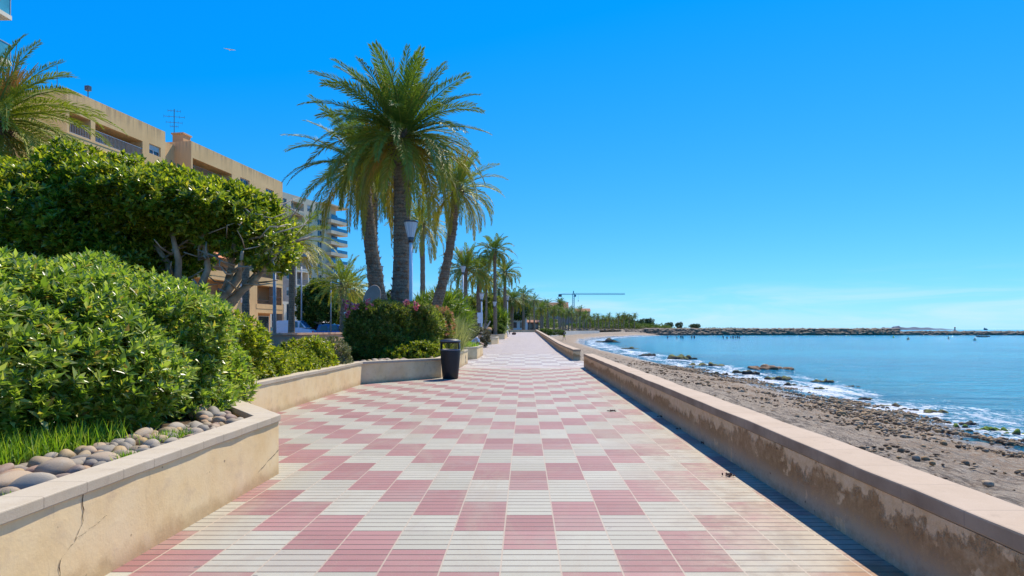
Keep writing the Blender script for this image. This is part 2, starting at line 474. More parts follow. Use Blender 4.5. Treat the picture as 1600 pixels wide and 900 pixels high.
def mat_sea():
    t = NT('sea_water'); p = t.world(); x, y, z = t.xyz(p)
    at_ = t.n('ShaderNodeAttribute', attribute_name='shore'); d = at_.outputs['Fac']
    big = t.noise(t.scale(p, (0.02, 0.035, 1)), 1.0, 4)
    deep = t.ramp(big, [(0.35, (0.005, 0.30, 0.48)), (0.65, (0.014, 0.46, 0.64))])
    far = t.smooth(y, 60.0, 280.0)
    c = t.mix(far, deep, (0.004, 0.38, 0.60))
    shal = t.math('SUBTRACT', 1.0, t.smooth(t.math('ADD', d, t.math('MULTIPLY', t.noise(p, 0.25, 4), 10.0)), 5.0, 16.0))
    c = t.mix(t.math('MULTIPLY', shal, 0.65), c, (0.060, 0.150, 0.225))
    rip = t.noise(t.scale(p, (0.30, 1.3, 1)), 1.5, 8, 0.75, 0.5)
    c = t.mix(t.math('MULTIPLY', t.smooth(rip, 0.43, 0.62), 0.62), c, (0.003, 0.12, 0.22))
    # broken foam along the edge, over the rock shelf
    fo = t.noise(t.scale(p, (1.0, 0.45, 1)), 0.55, 9, 0.72, 1.2)
    fi = t.noise(t.scale(p, (1.0, 0.6, 1)), 5.5, 7, 0.75, 0.6)
    band = t.math('MULTIPLY', t.smooth(d, -1.0, 0.6), t.math('SUBTRACT', 1.0, t.smooth(d, 2.8, 7.5)))
    fm = t.math('ADD', t.math('MULTIPLY', fo, 0.62), t.math('MULTIPLY', fi, 0.38))
    foam = t.math('MULTIPLY', t.smooth(t.math('ADD', fm, t.math('MULTIPLY', band, 0.15)), 0.625, 0.70), t.smooth(band, 0.05, 0.35))
    fleck = t.smooth(t.noise(t.scale(p, (0.5, 1.5, 1)), 1.6, 5, 0.8), 0.735, 0.76)            # sparse white flecks: whitecaps and painted sun sparkle
    foam = t.math('MAXIMUM', foam, t.math('MULTIPLY', fleck, 0.6))
    c = t.mix(foam, c, (0.80, 0.82, 0.82))
    w1 = t.noise(t.scale(p, (0.55, 1.5, 1)), 0.5, 5, 0.62, 0.4)
    w2 = t.noise(t.scale(p, (0.7, 1.6, 1)), 2.6, 5, 0.68, 0.3)
    w3 = t.noise(t.scale(p, (0.05, 0.22, 1)), 1.0, 4, 0.6)
    h = t.math('ADD', t.math('ADD', t.math('MULTIPLY', w1, 1.0), t.math('MULTIPLY', w2, 0.42)), t.math('MULTIPLY', w3, 2.0))
    nm = t.bump(h, 1.0, 0.9)
    r = t.math('ADD', 0.12, t.math('MULTIPLY', foam, 0.6))
    return t.done(t.bsdf(c, r, nm, 0.17))


def mat_rock(name, stops, moss=None, sc=4.0, lo=0.35, hi=0.7):
    t = NT(name); p = t.world()
    n = t.noise(p, sc, 7, 0.7); f = t.noise(p, sc * 6, 4, 0.7)
    c = t.ramp(t.math('ADD', t.math('MULTIPLY', n, 0.6), t.math('MULTIPLY', f, 0.4)), stops)
    if moss:
        g = t.n('ShaderNodeNewGeometry'); nz = t.xyz(g.outputs['Normal'])[2]
        k = t.smooth(t.math('ADD', nz, t.math('MULTIPLY', t.math('SUBTRACT', n, 0.5), 1.6)), lo, hi)
        c = t.mix(k, c, t.ramp(f, [(0.3, tuple(0.5 * q for q in moss)), (0.7, moss)]))
    return t.done(t.bsdf(c, 0.8, t.bump(t.math('ADD', n, t.math('MULTIPLY', f, 0.4)), 0.8, 0.08), 0.3))


def mat_attr(name, stops, rough=0.55, transl=0.25, tint=(1.2, 1.3, 0.55)):
    """palm leaflets: colour by the age of their frond, plus a little per leaflet"""
    t = NT(name)
    at_ = t.n('ShaderNodeAttribute', attribute_name='age')
    g = t.n('ShaderNodeNewGeometry')
    v = t.math('ADD', at_.outputs['Fac'], t.math('MULTIPLY', t.math('SUBTRACT', g.outputs['Random Per Island'], 0.5), 0.22), clamp=True)
    c = t.ramp(v, stops)
    p = t.bsdf(c, rough, None, 0.4)
    tr = t.n('ShaderNodeBsdfTranslucent'); t.link(t.mix(1.0, c, tint, 'MULTIPLY'), tr.inputs[0])
    mx = t.n('ShaderNodeMixShader'); mx.inputs[0].default_value = transl
    t.link(p, mx.inputs[1]); t.link(tr.outputs[0], mx.inputs[2])
    return t.done(mx.outputs[0])


def mat_palm_trunk():
    t = NT('palm_bark'); p = t.coords(); x, y, z = t.xyz(p)
    n = t.noise(p, 6, 6, 0.7); f = t.noise(p, 30, 4, 0.7)
    r = t.math('FRACT', t.math('MULTIPLY', t.math('ADD', z, t.math('MULTIPLY', n, 0.15)), 9.0))
    c = t.ramp(t.math('ADD', t.math('MULTIPLY', n, 0.5), t.math('MULTIPLY', f, 0.5)), [(0.28, (0.08, 0.055, 0.038)), (0.5, (0.29, 0.215, 0.15)), (0.75, (0.55, 0.44, 0.33))])
    c = t.mix(t.math('MULTIPLY', t.math('LESS_THAN', r, 0.3), 0.3), c, (0.05, 0.037, 0.027))
    return t.done(t.bsdf(c, 0.9, t.bump(t.math('ADD', f, r), 0.9, 0.03), 0.2))


def mat_glass(name, color, rough=0.08):
    t = NT(name); p = t.world()
    n = t.noise(p, 0.8, 3)
    c = t.ramp(n, [(0.35, tuple(q * 0.6 for q in color)), (0.65, color)])
    return t.done(t.bsdf(c, rough, None, 0.8))


def mat_cobble():
    t = NT('river_cobble'); p = t.coords()
    oi = t.n('ShaderNodeObjectInfo')
    base = t.ramp(oi.outputs['Random'], [(0.0, (0.22, 0.19, 0.145)), (0.2, (0.38, 0.32, 0.235)), (0.4, (0.44, 0.31, 0.19)), (0.55, (0.25, 0.215, 0.165)), (0.72, (0.50, 0.33, 0.14)), (0.84, (0.38, 0.235, 0.155)), (1.0, (0.20, 0.175, 0.14))])
    n = t.noise(p, 1.6, 6, 0.65, 0.5); f = t.noise(p, 22, 4, 0.7)
    c = t.mix(t.math('MULTIPLY', t.smooth(n, 0.48, 0.72), 0.45), base, (0.42, 0.36, 0.28))
    c = t.mix(t.math('MULTIPLY', t.smooth(f, 0.55, 0.75), 0.4), c, (0.13, 0.11, 0.095))
    return t.done(t.bsdf(c, 0.72, t.bump(f, 0.3, 0.01), 0.35))


M = {}
M['tiles'] = mat_promenade()
M['render'] = mat_render_wall()
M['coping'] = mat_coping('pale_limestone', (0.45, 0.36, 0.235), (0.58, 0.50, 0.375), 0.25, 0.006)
M['sea_coping'] = mat_coping('granular_coping', (0.41, 0.295, 0.19), (0.53, 0.405, 0.285), 0.42, 0.006, wear=(0.33, 0.24, 0.165), grime_shade=0.75)
M['sea_wall'] = mat_sea_wall()
M['beach'] = mat_beach(); M['sea'] = mat_sea()
M['soil'] = plain('planter_soil', (0.10, 0.07, 0.045), 0.95, 0, 0.4, 5, 0.6, 0.1)
M['earth'] = plain('dry_ground', (0.32, 0.25, 0.18), 0.95, 0, 0.3, 0.3, 0.3, 0.1)
M['asphalt'] = plain('street_asphalt', (0.06, 0.06, 0.06), 0.9, 0, 0.25, 1.2, 0.3, 0.2)
M['pave'] = plain('pale_pavement', (0.42, 0.36, 0.30), 0.85, 0, 0.2, 1.2, 0.2)
M['crack'] = plain('crack_shadow', (0.06, 0.04, 0.028), 0.95, 0, 0.3, 20)
M['cobble'] = mat_cobble()
def mat_pebble():
    t = NT('beach_pebbles'); g = t.n('ShaderNodeNewGeometry'); p = t.world()
    c = t.ramp(g.outputs['Random Per Island'], [(0.0, (0.11, 0.07, 0.04)), (0.3, (0.25, 0.165, 0.09)), (0.6, (0.36, 0.225, 0.10)), (0.85, (0.32, 0.245, 0.165)), (1.0, (0.46, 0.34, 0.21))])
    n = t.noise(p, 14, 5, 0.7)
    c = t.mix(t.math('MULTIPLY', t.smooth(n, 0.5, 0.75), 0.6), c, (0.09, 0.065, 0.045))
    return t.done(t.bsdf(c, 0.8, t.bump(n, 0.6, 0.03), 0.25))
M['pebble'] = mat_pebble()
M['algae_rock'] = mat_rock('algae_rock', [(0.3, (0.03, 0.024, 0.018)), (0.55, (0.10, 0.075, 0.05)), (0.75, (0.2, 0.15, 0.1))], (0.15, 0.17, 0.025), 3.0, 0.55, 0.95)
M['green_rock'] = mat_rock('bright_algae_rock', [(0.3, (0.04, 0.035, 0.02)), (0.6, (0.12, 0.09, 0.05)), (0.8, (0.2, 0.15, 0.08))], (0.22, 0.33, 0.03), 3.0, 0.2, 0.6)
M['brown_rock'] = mat_rock('brown_shore_rock', [(0.3, (0.06, 0.035, 0.02)), (0.55, (0.19, 0.11, 0.055)), (0.75, (0.33, 0.22, 0.12))], None, 4.0)
M['dark_rock'] = mat_rock('dark_wet_rock', [(0.3, (0.015, 0.014, 0.012)), (0.55, (0.05, 0.045, 0.038)), (0.8, (0.12, 0.10, 0.08))], (0.10, 0.11, 0.02), 4.0, 0.7, 1.1)
M['armour'] = mat_rock('breakwater_rock', [(0.3, (0.07, 0.05, 0.035)), (0.5, (0.20, 0.145, 0.095)), (0.75, (0.34, 0.26, 0.18))], None, 0.25)
M['isle'] = plain('hazed_slate', (0.10, 0.13, 0.17), 0.95, 0, 0.25, 0.01)  # slate blue: distance haze put into the colour
M['hedge'] = leaf_mat('hedge_leaf', [(0.0, (0.07, 0.12, 0.02)), (0.25, (0.17, 0.27, 0.035)), (0.6, (0.29, 0.40, 0.05)), (0.78, (0.40, 0.48, 0.09)), (0.88, (0.44, 0.48, 0.20)), (0.95, (0.52, 0.54, 0.09)), (0.985, (0.48, 0.36, 0.08)), (1.0, (0.26, 0.16, 0.06))], 0.30, 0.50, 0.75, tint=(1.2, 1.25, 0.6))
M['yshrub'] = leaf_mat('yellowish_shrub_leaf', [(0.0, (0.08, 0.13, 0.015)), (0.4, (0.20, 0.26, 0.02)), (0.8, (0.36, 0.38, 0.03)), (1.0, (0.55, 0.48, 0.05))], 0.42, 0.45)
M['olive'] = leaf_mat('grey_green_leaf', [(0.0, (0.07, 0.085, 0.035)), (0.6, (0.15, 0.165, 0.075)), (1.0, (0.26, 0.26, 0.13))], 0.55, 0.25)
M['oleander'] = leaf_mat('oleander_leaf', [(0.0, (0.09, 0.12, 0.02)), (0.5, (0.20, 0.25, 0.035)), (0.85, (0.32, 0.35, 0.06)), (1.0, (0.36, 0.30, 0.10))], 0.45, 0.45)
M['oltop'] = leaf_mat('bright_oleander_leaf', [(0.0, (0.10, 0.13, 0.02)), (0.6, (0.19, 0.23, 0.03)), (1.0, (0.33, 0.27, 0.09))], 0.5, 0.35)
M['pinkf'] = leaf_mat('pink_petal', [(0.0, (0.62, 0.10, 0.15)), (0.6, (0.75, 0.22, 0.26)), (1.0, (0.78, 0.40, 0.36))], 0.5, 0.3, 0.3, (1.1, 0.9, 0.9))
M['salmon'] = leaf_mat('salmon_shoot', [(0.0, (0.38, 0.12, 0.06)), (0.6, (0.52, 0.22, 0.12)), (1.0, (0.55, 0.36, 0.18))], 0.5, 0.3, 0.3, (1.1, 1.0, 0.8))
M['ficus'] = leaf_mat('ficus_leaf', [(0.0, (0.07, 0.11, 0.012)), (0.4, (0.18, 0.24, 0.02)), (0.75, (0.31, 0.36, 0.03)), (0.94, (0.46, 0.44, 0.05)), (1.0, (0.58, 0.46, 0.07))], 0.30, 0.48, 0.6)
M['lawn'] = leaf_mat('grass_blade', [(0.0, (0.13, 0.25, 0.02)), (0.6, (0.26, 0.42, 0.03)), (1.0, (0.42, 0.48, 0.08))], 0.5, 0.45)
M['feather'] = leaf_mat('pale_feather_grass', [(0.0, (0.22, 0.25, 0.10)), (1.0, (0.42, 0.42, 0.24))], 0.6, 0.4)
M['tree_a'] = leaf_mat('dark_tree_leaf', [(0.0, (0.04, 0.08, 0.012)), (0.6, (0.10, 0.16, 0.02)), (1.0, (0.21, 0.26, 0.04))], 0.5, 0.3)
M['tree_b'] = leaf_mat('yellow_tree_leaf', [(0.0, (0.10, 0.14, 0.015)), (0.6, (0.23, 0.26, 0.025)), (1.0, (0.40, 0.35, 0.045))], 0.5, 0.35)
M['brownbush'] = leaf_mat('dry_bush_leaf', [(0.0, (0.05, 0.045, 0.02)), (0.6, (0.12, 0.105, 0.055)), (1.0, (0.20, 0.17, 0.09))], 0.6, 0.2)
M['pine'] = leaf_mat('pine_needle', [(0.0, (0.05, 0.08, 0.03)), (1.0, (0.14, 0.18, 0.06))], 0.6, 0.15)
PALM = [(0.0, (0.20, 0.28, 0.03)), (0.35, (0.15, 0.215, 0.035)), (0.58, (0.25, 0.27, 0.03)), (0.78, (0.42, 0.34, 0.03)), (1.0, (0.48, 0.30, 0.07))]
M['frond'] = mat_attr('palm_leaflet', PALM)
M['frond_y'] = mat_attr('yellow_palm_leaflet', [(0.0, (0.25, 0.31, 0.035)), (0.5, (0.30, 0.32, 0.035)), (0.8, (0.46, 0.37, 0.05)), (1.0, (0.50, 0.33, 0.09))])
M['frond_far'] = mat_attr('far_palm_leaflet', [(0.0, (0.12, 0.18, 0.03)), (0.5, (0.14, 0.185, 0.03)), (0.8, (0.27, 0.24, 0.04)), (1.0, (0.32, 0.23, 0.08))], 0.6, 0.3)
M['fanpalm'] = leaf_mat('fan_palm_leaf', [(0.0, (0.09, 0.16, 0.012)), (0.6, (0.19, 0.28, 0.02)), (1.0, (0.33, 0.38, 0.04))], 0.45, 0.3)
M['bark'] = mat_palm_trunk()
M['wood'] = plain('grey_bark', (0.42, 0.335, 0.25), 0.9, 0, 0.45, 5, 0.8, 0.2)
M['twig'] = plain('dark_twig', (0.09, 0.065, 0.045), 0.9, 0, 0.4, 8, 0.4, 0.2)
M['dates'] = plain('orange_date_stalk', (0.70, 0.36, 0.05), 0.6, 0, 0.3, 6)
M['boot'] = plain('cut_frond_base', (0.20, 0.14, 0.095), 0.9, 0, 0.45, 9, 0.5)
M['lamp'] = plain('pale_grey_paint', (0.76, 0.77, 0.76), 0.4, 0.0, 0.06, 3)
M['steel'] = plain('dark_steel', (0.10, 0.11, 0.12), 0.4, 0.6, 0.1)
def mat_lampglass():
    t = NT('clear_lantern_glass')
    g = t.n('ShaderNodeBsdfGlass'); g.inputs['Roughness'].default_value = 0.1; g.inputs['IOR'].default_value = 1.1; g.inputs['Color'].default_value = (0.9, 0.94, 0.96, 1)
    d = t.bsdf((0.75, 0.78, 0.80), 0.3)
    mx = t.n('ShaderNodeMixShader'); mx.inputs[0].default_value = 0.72
    t.link(g.outputs[0], mx.inputs[1]); t.link(d, mx.inputs[2])
    return t.done(mx.outputs[0])
M['lampglass'] = mat_lampglass()
M['binbody'] = plain('charcoal_plastic', (0.012, 0.012, 0.013), 0.5, 0, 0.15, 9, 0.1)
M['binrim'] = plain('grey_band', (0.16, 0.17, 0.19), 0.4)
M['ochre'] = plain('ochre_facade', (0.78, 0.48, 0.21), 0.85, 0, 0.10, 0.6, 0.15)
def mat_facade():
    t = NT('ochre_facade'); p = t.world()
    a = t.noise(p, 0.5, 5, 0.6); s = t.noise(t.scale(p, (1, 1, 0.06)), 3.2, 6, 0.75); f = t.noise(p, 9, 4, 0.7)
    c = t.ramp(a, [(0.3, (0.72, 0.44, 0.19)), (0.7, (0.84, 0.53, 0.24))])
    c = t.mix(t.math('MULTIPLY', t.smooth(s, 0.50, 0.72), 0.40), c, (0.50, 0.30, 0.14))
    z = t.xyz(p)[2]
    c = t.mix(t.math('MULTIPLY', t.math('MULTIPLY', t.smooth(z, 18.6, 20.0), t.smooth(s, 0.42, 0.6)), 0.55), c, (0.36, 0.23, 0.13))
    return t.done(t.bsdf(c, 0.88, t.bump(f, 0.2, 0.02), 0.2))
M['ochre'] = mat_facade()
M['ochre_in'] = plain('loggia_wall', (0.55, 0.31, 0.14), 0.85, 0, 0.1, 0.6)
M['concrete_white'] = plain('pale_facade', (0.80, 0.68, 0.50), 0.85, 0, 0.08, 0.5)
M['greypanel'] = plain('grey_brick_panel', (0.27, 0.24, 0.215), 0.85, 0, 0.15, 1.5)
M['tower'] = plain('beige_tower_render', (0.78, 0.58, 0.37), 0.85, 0, 0.10, 0.4)
M['window'] = mat_glass('dark_window_glass', (0.05, 0.07, 0.09))
M['blueglass'] = mat_glass('blue_balcony_glass', (0.03, 0.20, 0.36), 0.12)
M['aquaglass'] = mat_glass('aqua_balcony_glass', (0.10, 0.42, 0.50), 0.12)
M['frame'] = plain('white_window_frame', (0.70, 0.70, 0.68), 0.5)
M['blind'] = plain('pale_roller_blind', (0.58, 0.55, 0.50), 0.7)
M['brownrail'] = plain('brown_metal_rail', (0.13, 0.085, 0.055), 0.5, 0.2)
M['greyrail'] = plain('grey_metal_rail', (0.32, 0.34, 0.36), 0.5, 0.3)
M['awning'] = plain('green_awning_cloth', (0.02, 0.28, 0.18), 0.8)
M['orangeawning'] = plain('terracotta_awning_cloth', (0.62, 0.20, 0.07), 0.8)
M['white'] = plain('white_paint', (0.80, 0.80, 0.78), 0.6, 0, 0.04)
M['canvas'] = plain('white_canvas', (0.78, 0.75, 0.70), 0.8, 0, 0.05)
M['lowwall'] = plain('terracotta_low_wall', (0.50, 0.31, 0.20), 0.9, 0, 0.15, 1.5, 0.2)
M['pinkhouse'] = plain('pink_house_wall', (0.52, 0.35, 0.29), 0.9, 0, 0.12, 0.2)
M['roof'] = plain('clay_roof', (0.38, 0.17, 0.09), 0.9, 0, 0.2, 1.0)
M['beachwall'] = plain('pale_beach_wall', (0.60, 0.53, 0.44), 0.9, 0, 0.12, 0.4)
M['crane'] = plain('teal_crane_paint', (0.03, 0.26, 0.34), 0.5, 0.2)
M['sculpt'] = plain('pinkish_sculpture_stone', (0.42, 0.33, 0.26), 0.75, 0, 0.15, 3, 0.2)
M['pale_stone'] = plain('pale_statue_stone', (0.60, 0.50, 0.44), 0.8, 0, 0.15, 4)
M['boulder'] = plain('brown_boulder', (0.40, 0.26, 0.14), 0.85, 0, 0.3, 2, 0.5)
M['plank'] = plain('pale_timber', (0.56, 0.44, 0.34), 0.75, 0, 0.15, 5)
M['skin'] = plain('skin', (0.48, 0.28, 0.20), 0.6, 0, 0.08)
M['hair'] = plain('dark_hair', (0.03, 0.022, 0.018), 0.7)
M['shirt_w'] = plain('white_shirt', (0.66, 0.68, 0.76), 0.85)
M['jeans'] = plain('blue_jeans', (0.06, 0.15, 0.30), 0.9)
M['dark_cloth'] = plain('dark_cloth', (0.05, 0.045, 0.05), 0.9)
M['yellow_cloth'] = plain('yellow_cloth', (0.50, 0.45, 0.03), 0.85)
M['brown_cloth'] = plain('brown_cloth', (0.14, 0.075, 0.05), 0.9)
M['car_white'] = plain('white_car_paint', (0.66, 0.70, 0.76), 0.25, 0.0, 0.03)
M['car_maroon'] = plain('maroon_car_paint', (0.16, 0.045, 0.05), 0.25, 0.1, 0.03)
M['car_blue'] = plain('blue_car_paint', (0.035, 0.13, 0.30), 0.22, 0.2, 0.03)
M['car_dark'] = plain('dark_blue_car_paint', (0.02, 0.035, 0.08), 0.2, 0.3, 0.03)
M['rubber'] = plain('black_rubber', (0.02, 0.02, 0.02), 0.8)
M['alloy'] = plain('alloy_rim', (0.5, 0.5, 0.52), 0.3, 0.8)
M['sign_blue'] = plain('blue_sign_face', (0.01, 0.11, 0.50), 0.5, 0, 0.03)
M['sign_red'] = plain('red_sign_face', (0.55, 0.03, 0.03), 0.5, 0, 0.03)
M['wrack'] = plain('dry_seaweed', (0.10, 0.045, 0.035), 0.95, 0, 0.4, 30, 0.4)
M['gull'] = plain('white_feather', (0.75, 0.76, 0.78), 0.8)
M['scrub'] = leaf_mat('dune_scrub', [(0.0, (0.06, 0.06, 0.025)), (0.6, (0.13, 0.12, 0.05)), (1.0, (0.24, 0.20, 0.10))], 0.6, 0.2)
M['hill'] = plain('hill_scrubland', (0.17, 0.15, 0.085), 0.95, 0, 0.4, 0.06, 0.2, 0.1)
# ================================================================== the setting
def interp(y, tab):
    ys, xs = zip(*tab)
    return np.interp(y, ys, xs)

SHORE = [(-60, 11.6), (0, 12.3), (17, 12.9), (25, 12.9), (37, 12.8), (51, 12.3), (85, 11.6), (121, 12.4), (155, 15.8), (186, 22), (240, 37), (285, 56), (306, 72), (330, 190), (345, 330), (13000, 8000)]
INNER = [(-60, 2.12), (104, 2.12), (112, 1.6), (150, 7), (200, 17), (250, 30), (300, 52), (330, 66), (600, 150)]

# land sheet, rising to a low hill behind the far end of the bay
def land():
    ys = np.concatenate([np.arange(-40, 110, 10), np.arange(110, 340, 10), np.arange(340, 1500, 40), [1800, 2400, 3500, 6000, 12000]])
    us = np.concatenate([[-6000, -2500, -1200, -700, -450, -320], np.arange(-240, -60, 15), np.arange(-60, 0.1, 4)])
    V = []
    for y in ys:
        xin = float(interp(min(y, 700), INNER)) if y > 104 else 1.9
        for u in us:
            x = xin + u
            z = -0.06 + (gz(y) if y > 33 else 0) + max(0, (y - 104)) * 0.0012
            px = 820 + F * x / max(y, 1)
            if y > 330 and x < 150:
                hgt = 30 * min(1, max(0, (y - 330) / 320)) * min(1, max(0.0, (965 - px) / 130))
                z += hgt * (0.75 + 0.25 * math.sin(x * 0.021 + 1) * math.sin(y * 0.013))
            if y > 1500: z = min(z, 30)
            V.append((x, y, z))
    n = len(us)
    Fs = [(i * n + k, i * n + k + 1, (i + 1) * n + k + 1, (i + 1) * n + k) for i in range(len(ys) - 1) for k in range(n - 1)]
    struct('ground', np.array(V), Fs, M['hill'], True)
land()

def strip(name, x0, x1, ys, dz, m, zf=gz):
    V = []
    for y in ys: V += [(x0, y, zf(y) + dz), (x1, y, zf(y) + dz)]
    Fs = [(2 * i, 2 * i + 1, 2 * i + 3, 2 * i + 2) for i in range(len(ys) - 1)]
    return struct(name, np.array(V), Fs, m)

ysP = [-8, 0, 8, 16, 24, 33] + list(range(36, 105, 4))
strip('promenade', -9.0, 2.14, ysP, 0.0, M['tiles'])
strip('street', -27.0, -9.6, [-20, 33, 104, 200], -0.03, M['asphalt'])
strip('pavement', -33.0, -27.0, [-20, 33, 104, 200], 0.10, M['pave'])

# beach: from the sea wall down under the water
def beach():
    ys = np.concatenate([np.arange(-12, 2, 0.8), np.arange(2, 36, 0.16), np.arange(36, 110, 0.7), np.arange(110, 345, 3.0)])
    ts = np.concatenate([np.linspace(0, 1, 76), 1 + np.linspace(0.02, 1, 34)])
    rng = np.random.default_rng(5)
    Y, T = np.meshgrid(ys, ts, indexing='ij')
    xi = interp(Y, INNER); xs = interp(Y, SHORE)
    w = np.maximum(xs - xi, 2.0)
    X = np.where(T <= 1, xi + T * w, xs + (T - 1) * 16)
    far = np.clip((Y - 100) / 60, 0, 1)
    zi = np.interp(Y, [-60, 60, 104, 150, 340], [-0.72, -0.7, -0.55, -0.2, 0.3])
    Tb = np.clip(T, 0, 1)
    Z = np.where(T <= 1, zi + (-1.86 - zi) * (0.25 * Tb + 0.75 * Tb ** 1.6), -1.86 - (T - 1) * 1.6)
    def bumps(a, fr, s):
        r = np.random.default_rng(s); o = np.zeros_like(X)
        for i in range(10):
            k = r.normal(0, fr, 2); o += np.sin(X * k[0] + Y * k[1] + r.uniform(0, 6.28))
        return o * a / 3.2
    near = np.clip(1.3 - Y / 110, 0.15, 1)
    Z = Z + (bumps(0.05, 1.0, 1) + bumps(0.028, 3.2, 2) * np.clip(0.35 + T, 0, 1) + bumps(0.015, 8.0, 3)) * near * np.clip(T * 8, 0, 1)
    Z = Z + rng.normal(0, 0.012, X.shape) * near * np.clip(T * 4, 0, 1)
    ny, nt = X.shape
    idx = np.arange(ny * nt).reshape(ny, nt)
    Q = np.stack([idx[:-1, :-1], idx[:-1, 1:], idx[1:, 1:], idx[1:, :-1]], -1).reshape(-1, 4)
    V = np.stack([X, Y, Z], -1).reshape(-1, 3)
    struct('beach', V, Q, M['beach'], True, ('shore', (X - xs).ravel()))
beach()

# the sea, one sheet to the horizon
def sea():
    ys = np.concatenate([np.arange(-60, 60, 1.5), np.arange(60, 340, 5), np.geomspace(340, 14000, 24)])
    xs = np.concatenate([[-40, -20, 0, 6], np.arange(8, 46, 0.75), np.arange(46, 110, 4), np.geomspace(110, 16000, 28)])
    Y, X = np.meshgrid(ys, xs, indexing='ij')
    poly = np.array([(interp(y, SHORE), y) for y in np.concatenate([np.arange(-60, 310, 4), [330, 345, 400, 800]])])
    sgn = np.where(X > interp(Y, SHORE), 1, -1)
    d = np.full(X.shape, 1e9)
    for a, b in zip(poly[:-1], poly[1:]):
        ab = b - a; L = (ab ** 2).sum()
        t = np.clip(((X - a[0]) * ab[0] + (Y - a[1]) * ab[1]) / L, 0, 1)
        d = np.minimum(d, np.hypot(X - a[0] - t * ab[0], Y - a[1] - t * ab[1]))
    ny, nt = X.shape
    idx = np.arange(ny * nt).reshape(ny, nt)
    Q = np.stack([idx[:-1, :-1], idx[:-1, 1:], idx[1:, 1:], idx[1:, :-1]], -1).reshape(-1, 4)
    V = np.stack([X, Y, np.full(X.shape, -1.8)], -1).reshape(-1, 3)
    struct('sea', V, Q, M['sea'], True, ('shore', (d * sgn).ravel()))
sea()

# ------------------------------------------------------------------ walls along a line
def offs(pts, d):
    """shift an open polyline to its left by d"""
    out = []
    for i, p in enumerate(pts):
        p = Vector(p)
        a = (Vector(pts[i]) - Vector(pts[i - 1])).normalized() if i else None
        b = (Vector(pts[i + 1]) - p).normalized() if i < len(pts) - 1 else None
        if a is None: a = b
        if b is None: b = a
        na = Vector((-a.y, a.x)); nb = Vector((-b.y, b.x))
        m = (na + nb).normalized()
        out.append(p + m * (d / max(0.35, m.dot(na))))
    return out


def dens(pts, step=2.0):
    out = [Vector(pts[0])]
    for a, b in zip(pts[:-1], pts[1:]):
        a = Vector(a); b = Vector(b); n = max(1, int((b - a).length / step))
        for i in range(1, n + 1): out.append(a.lerp(b, i / n))
    return out


def wall_mesh(mb, outer, inner, z0, z1, zf=gz):
    V = []; n = len(outer)
    for o, i in zip(outer, inner):
        g = zf(o.y)
        V += [(o.x, o.y, g + z0), (o.x, o.y, g + z1), (i.x, i.y, g + z1), (i.x, i.y, g + z0)]
    Fs = []
    for k in range(n - 1):
        a = 4 * k; b = a + 4
        for q in range(4): Fs.append((a + q, b + q, b + (q + 1) % 4, a + (q + 1) % 4))
    Fs.append((0, 1, 2, 3)); Fs.append((4 * n - 1, 4 * n - 2, 4 * n - 3, 4 * n - 4))
    mb.add(V, Fs)


def planter(label, pts, soil_poly, h=0.435, cop=0.055, t=0.17, over=0.016, group=None):
    g = gz(sum(p[1] for p in pts) / len(pts))
    root = thing('planter', label, 'planter', (pts[0][0], pts[0][1], gz(pts[0][1])), 0, group)
    o = Matrix.Translation(-root.location)
    d = dens(pts, 4.0)
    mb = MB(); wall_mesh(mb, d, offs(d, t), -0.02, h)
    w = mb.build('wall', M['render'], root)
    jr = random.Random(len(label))
    dc = dens(pts, 0.25)
    jo = [v + Vector((jr.gauss(0, .0022), jr.gauss(0, .0022))) for v in offs(dc, -over)]
    mb = MB(); wall_mesh(mb, jo, offs(dc, t + 0.01), h + 0.001, h + cop)
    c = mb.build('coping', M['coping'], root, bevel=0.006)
    mb = MB(); mb.prism([(p[0], p[1]) for p in soil_poly], g - 0.01, g + h - 0.02)
    s = mb.build('soil', M['soil'], root)
    for q in (w, c, s): q.matrix_parent_inverse = o
    return root

A_PTS = [(-2.03, -6.0), (-2.03, 4.93), (-2.60, 5.64), (-3.38, 6.60)]
pa = planter('cream rendered planter nearest the camera filled with river cobbles and a big hedge', A_PTS,
             [(-2.12, -6), (-2.12, 4.87), (-3.40, 6.45), (-3.40, 6.9), (-8.0, 6.9), (-8.0, -6)])
B_PTS = [(-3.55, 6.62), (-3.55, 13.05), (-2.06, 14.72), (-2.0, 20.95), (-2.5, 21.6), (-3.2, 21.9)]
pb = planter('long zigzag cream planter with low yellowish shrubs and the oleander behind the litter bin', B_PTS,
             [(-3.64, 6.95), (-3.64, 13.0), (-2.15, 14.78), (-2.1, 20.9), (-3.2, 21.8), (-8.0, 21.8), (-8.0, 6.95)])
pe = planter('small cream planter with a pointed corner where the man in the white shirt sits', [(-3.2, 22.6), (-2.72, 22.8), (-1.93, 24.2), (-1.93, 27.6), (-2.7, 28.6), (-3.4, 28.8)],
             [(-3.2, 22.7), (-2.75, 22.9), (-2.02, 24.25), (-2.02, 27.5), (-2.75, 28.5), (-3.4, 28.7), (-6, 28.7), (-6, 22.7)])
pf = planter('cream planter with a lawn mound and slim lamp post beyond the seated man', [(-5.5, 43.4), (-2.42, 43.4), (-2.02, 44.6), (-2.02, 46.5), (-3.0, 48.5)],
             [(-5.5, 43.5), (-2.5, 43.5), (-2.12, 44.6), (-2.12, 46.5), (-3.1, 48.4), (-5.5, 48.4)])
pg = planter('cream planter farthest along the promenade holding the bushy palms and boulder', [(-5.5, 56.8), (-2.5, 56.8), (-1.95, 57.8), (-1.95, 68.0), (-3.2, 70.0)],
             [(-5.5, 56.9), (-2.6, 56.9), (-2.05, 57.9), (-2.05, 67.9), (-3.3, 69.9), (-7.5, 69.9), (-7.5, 56.9)])

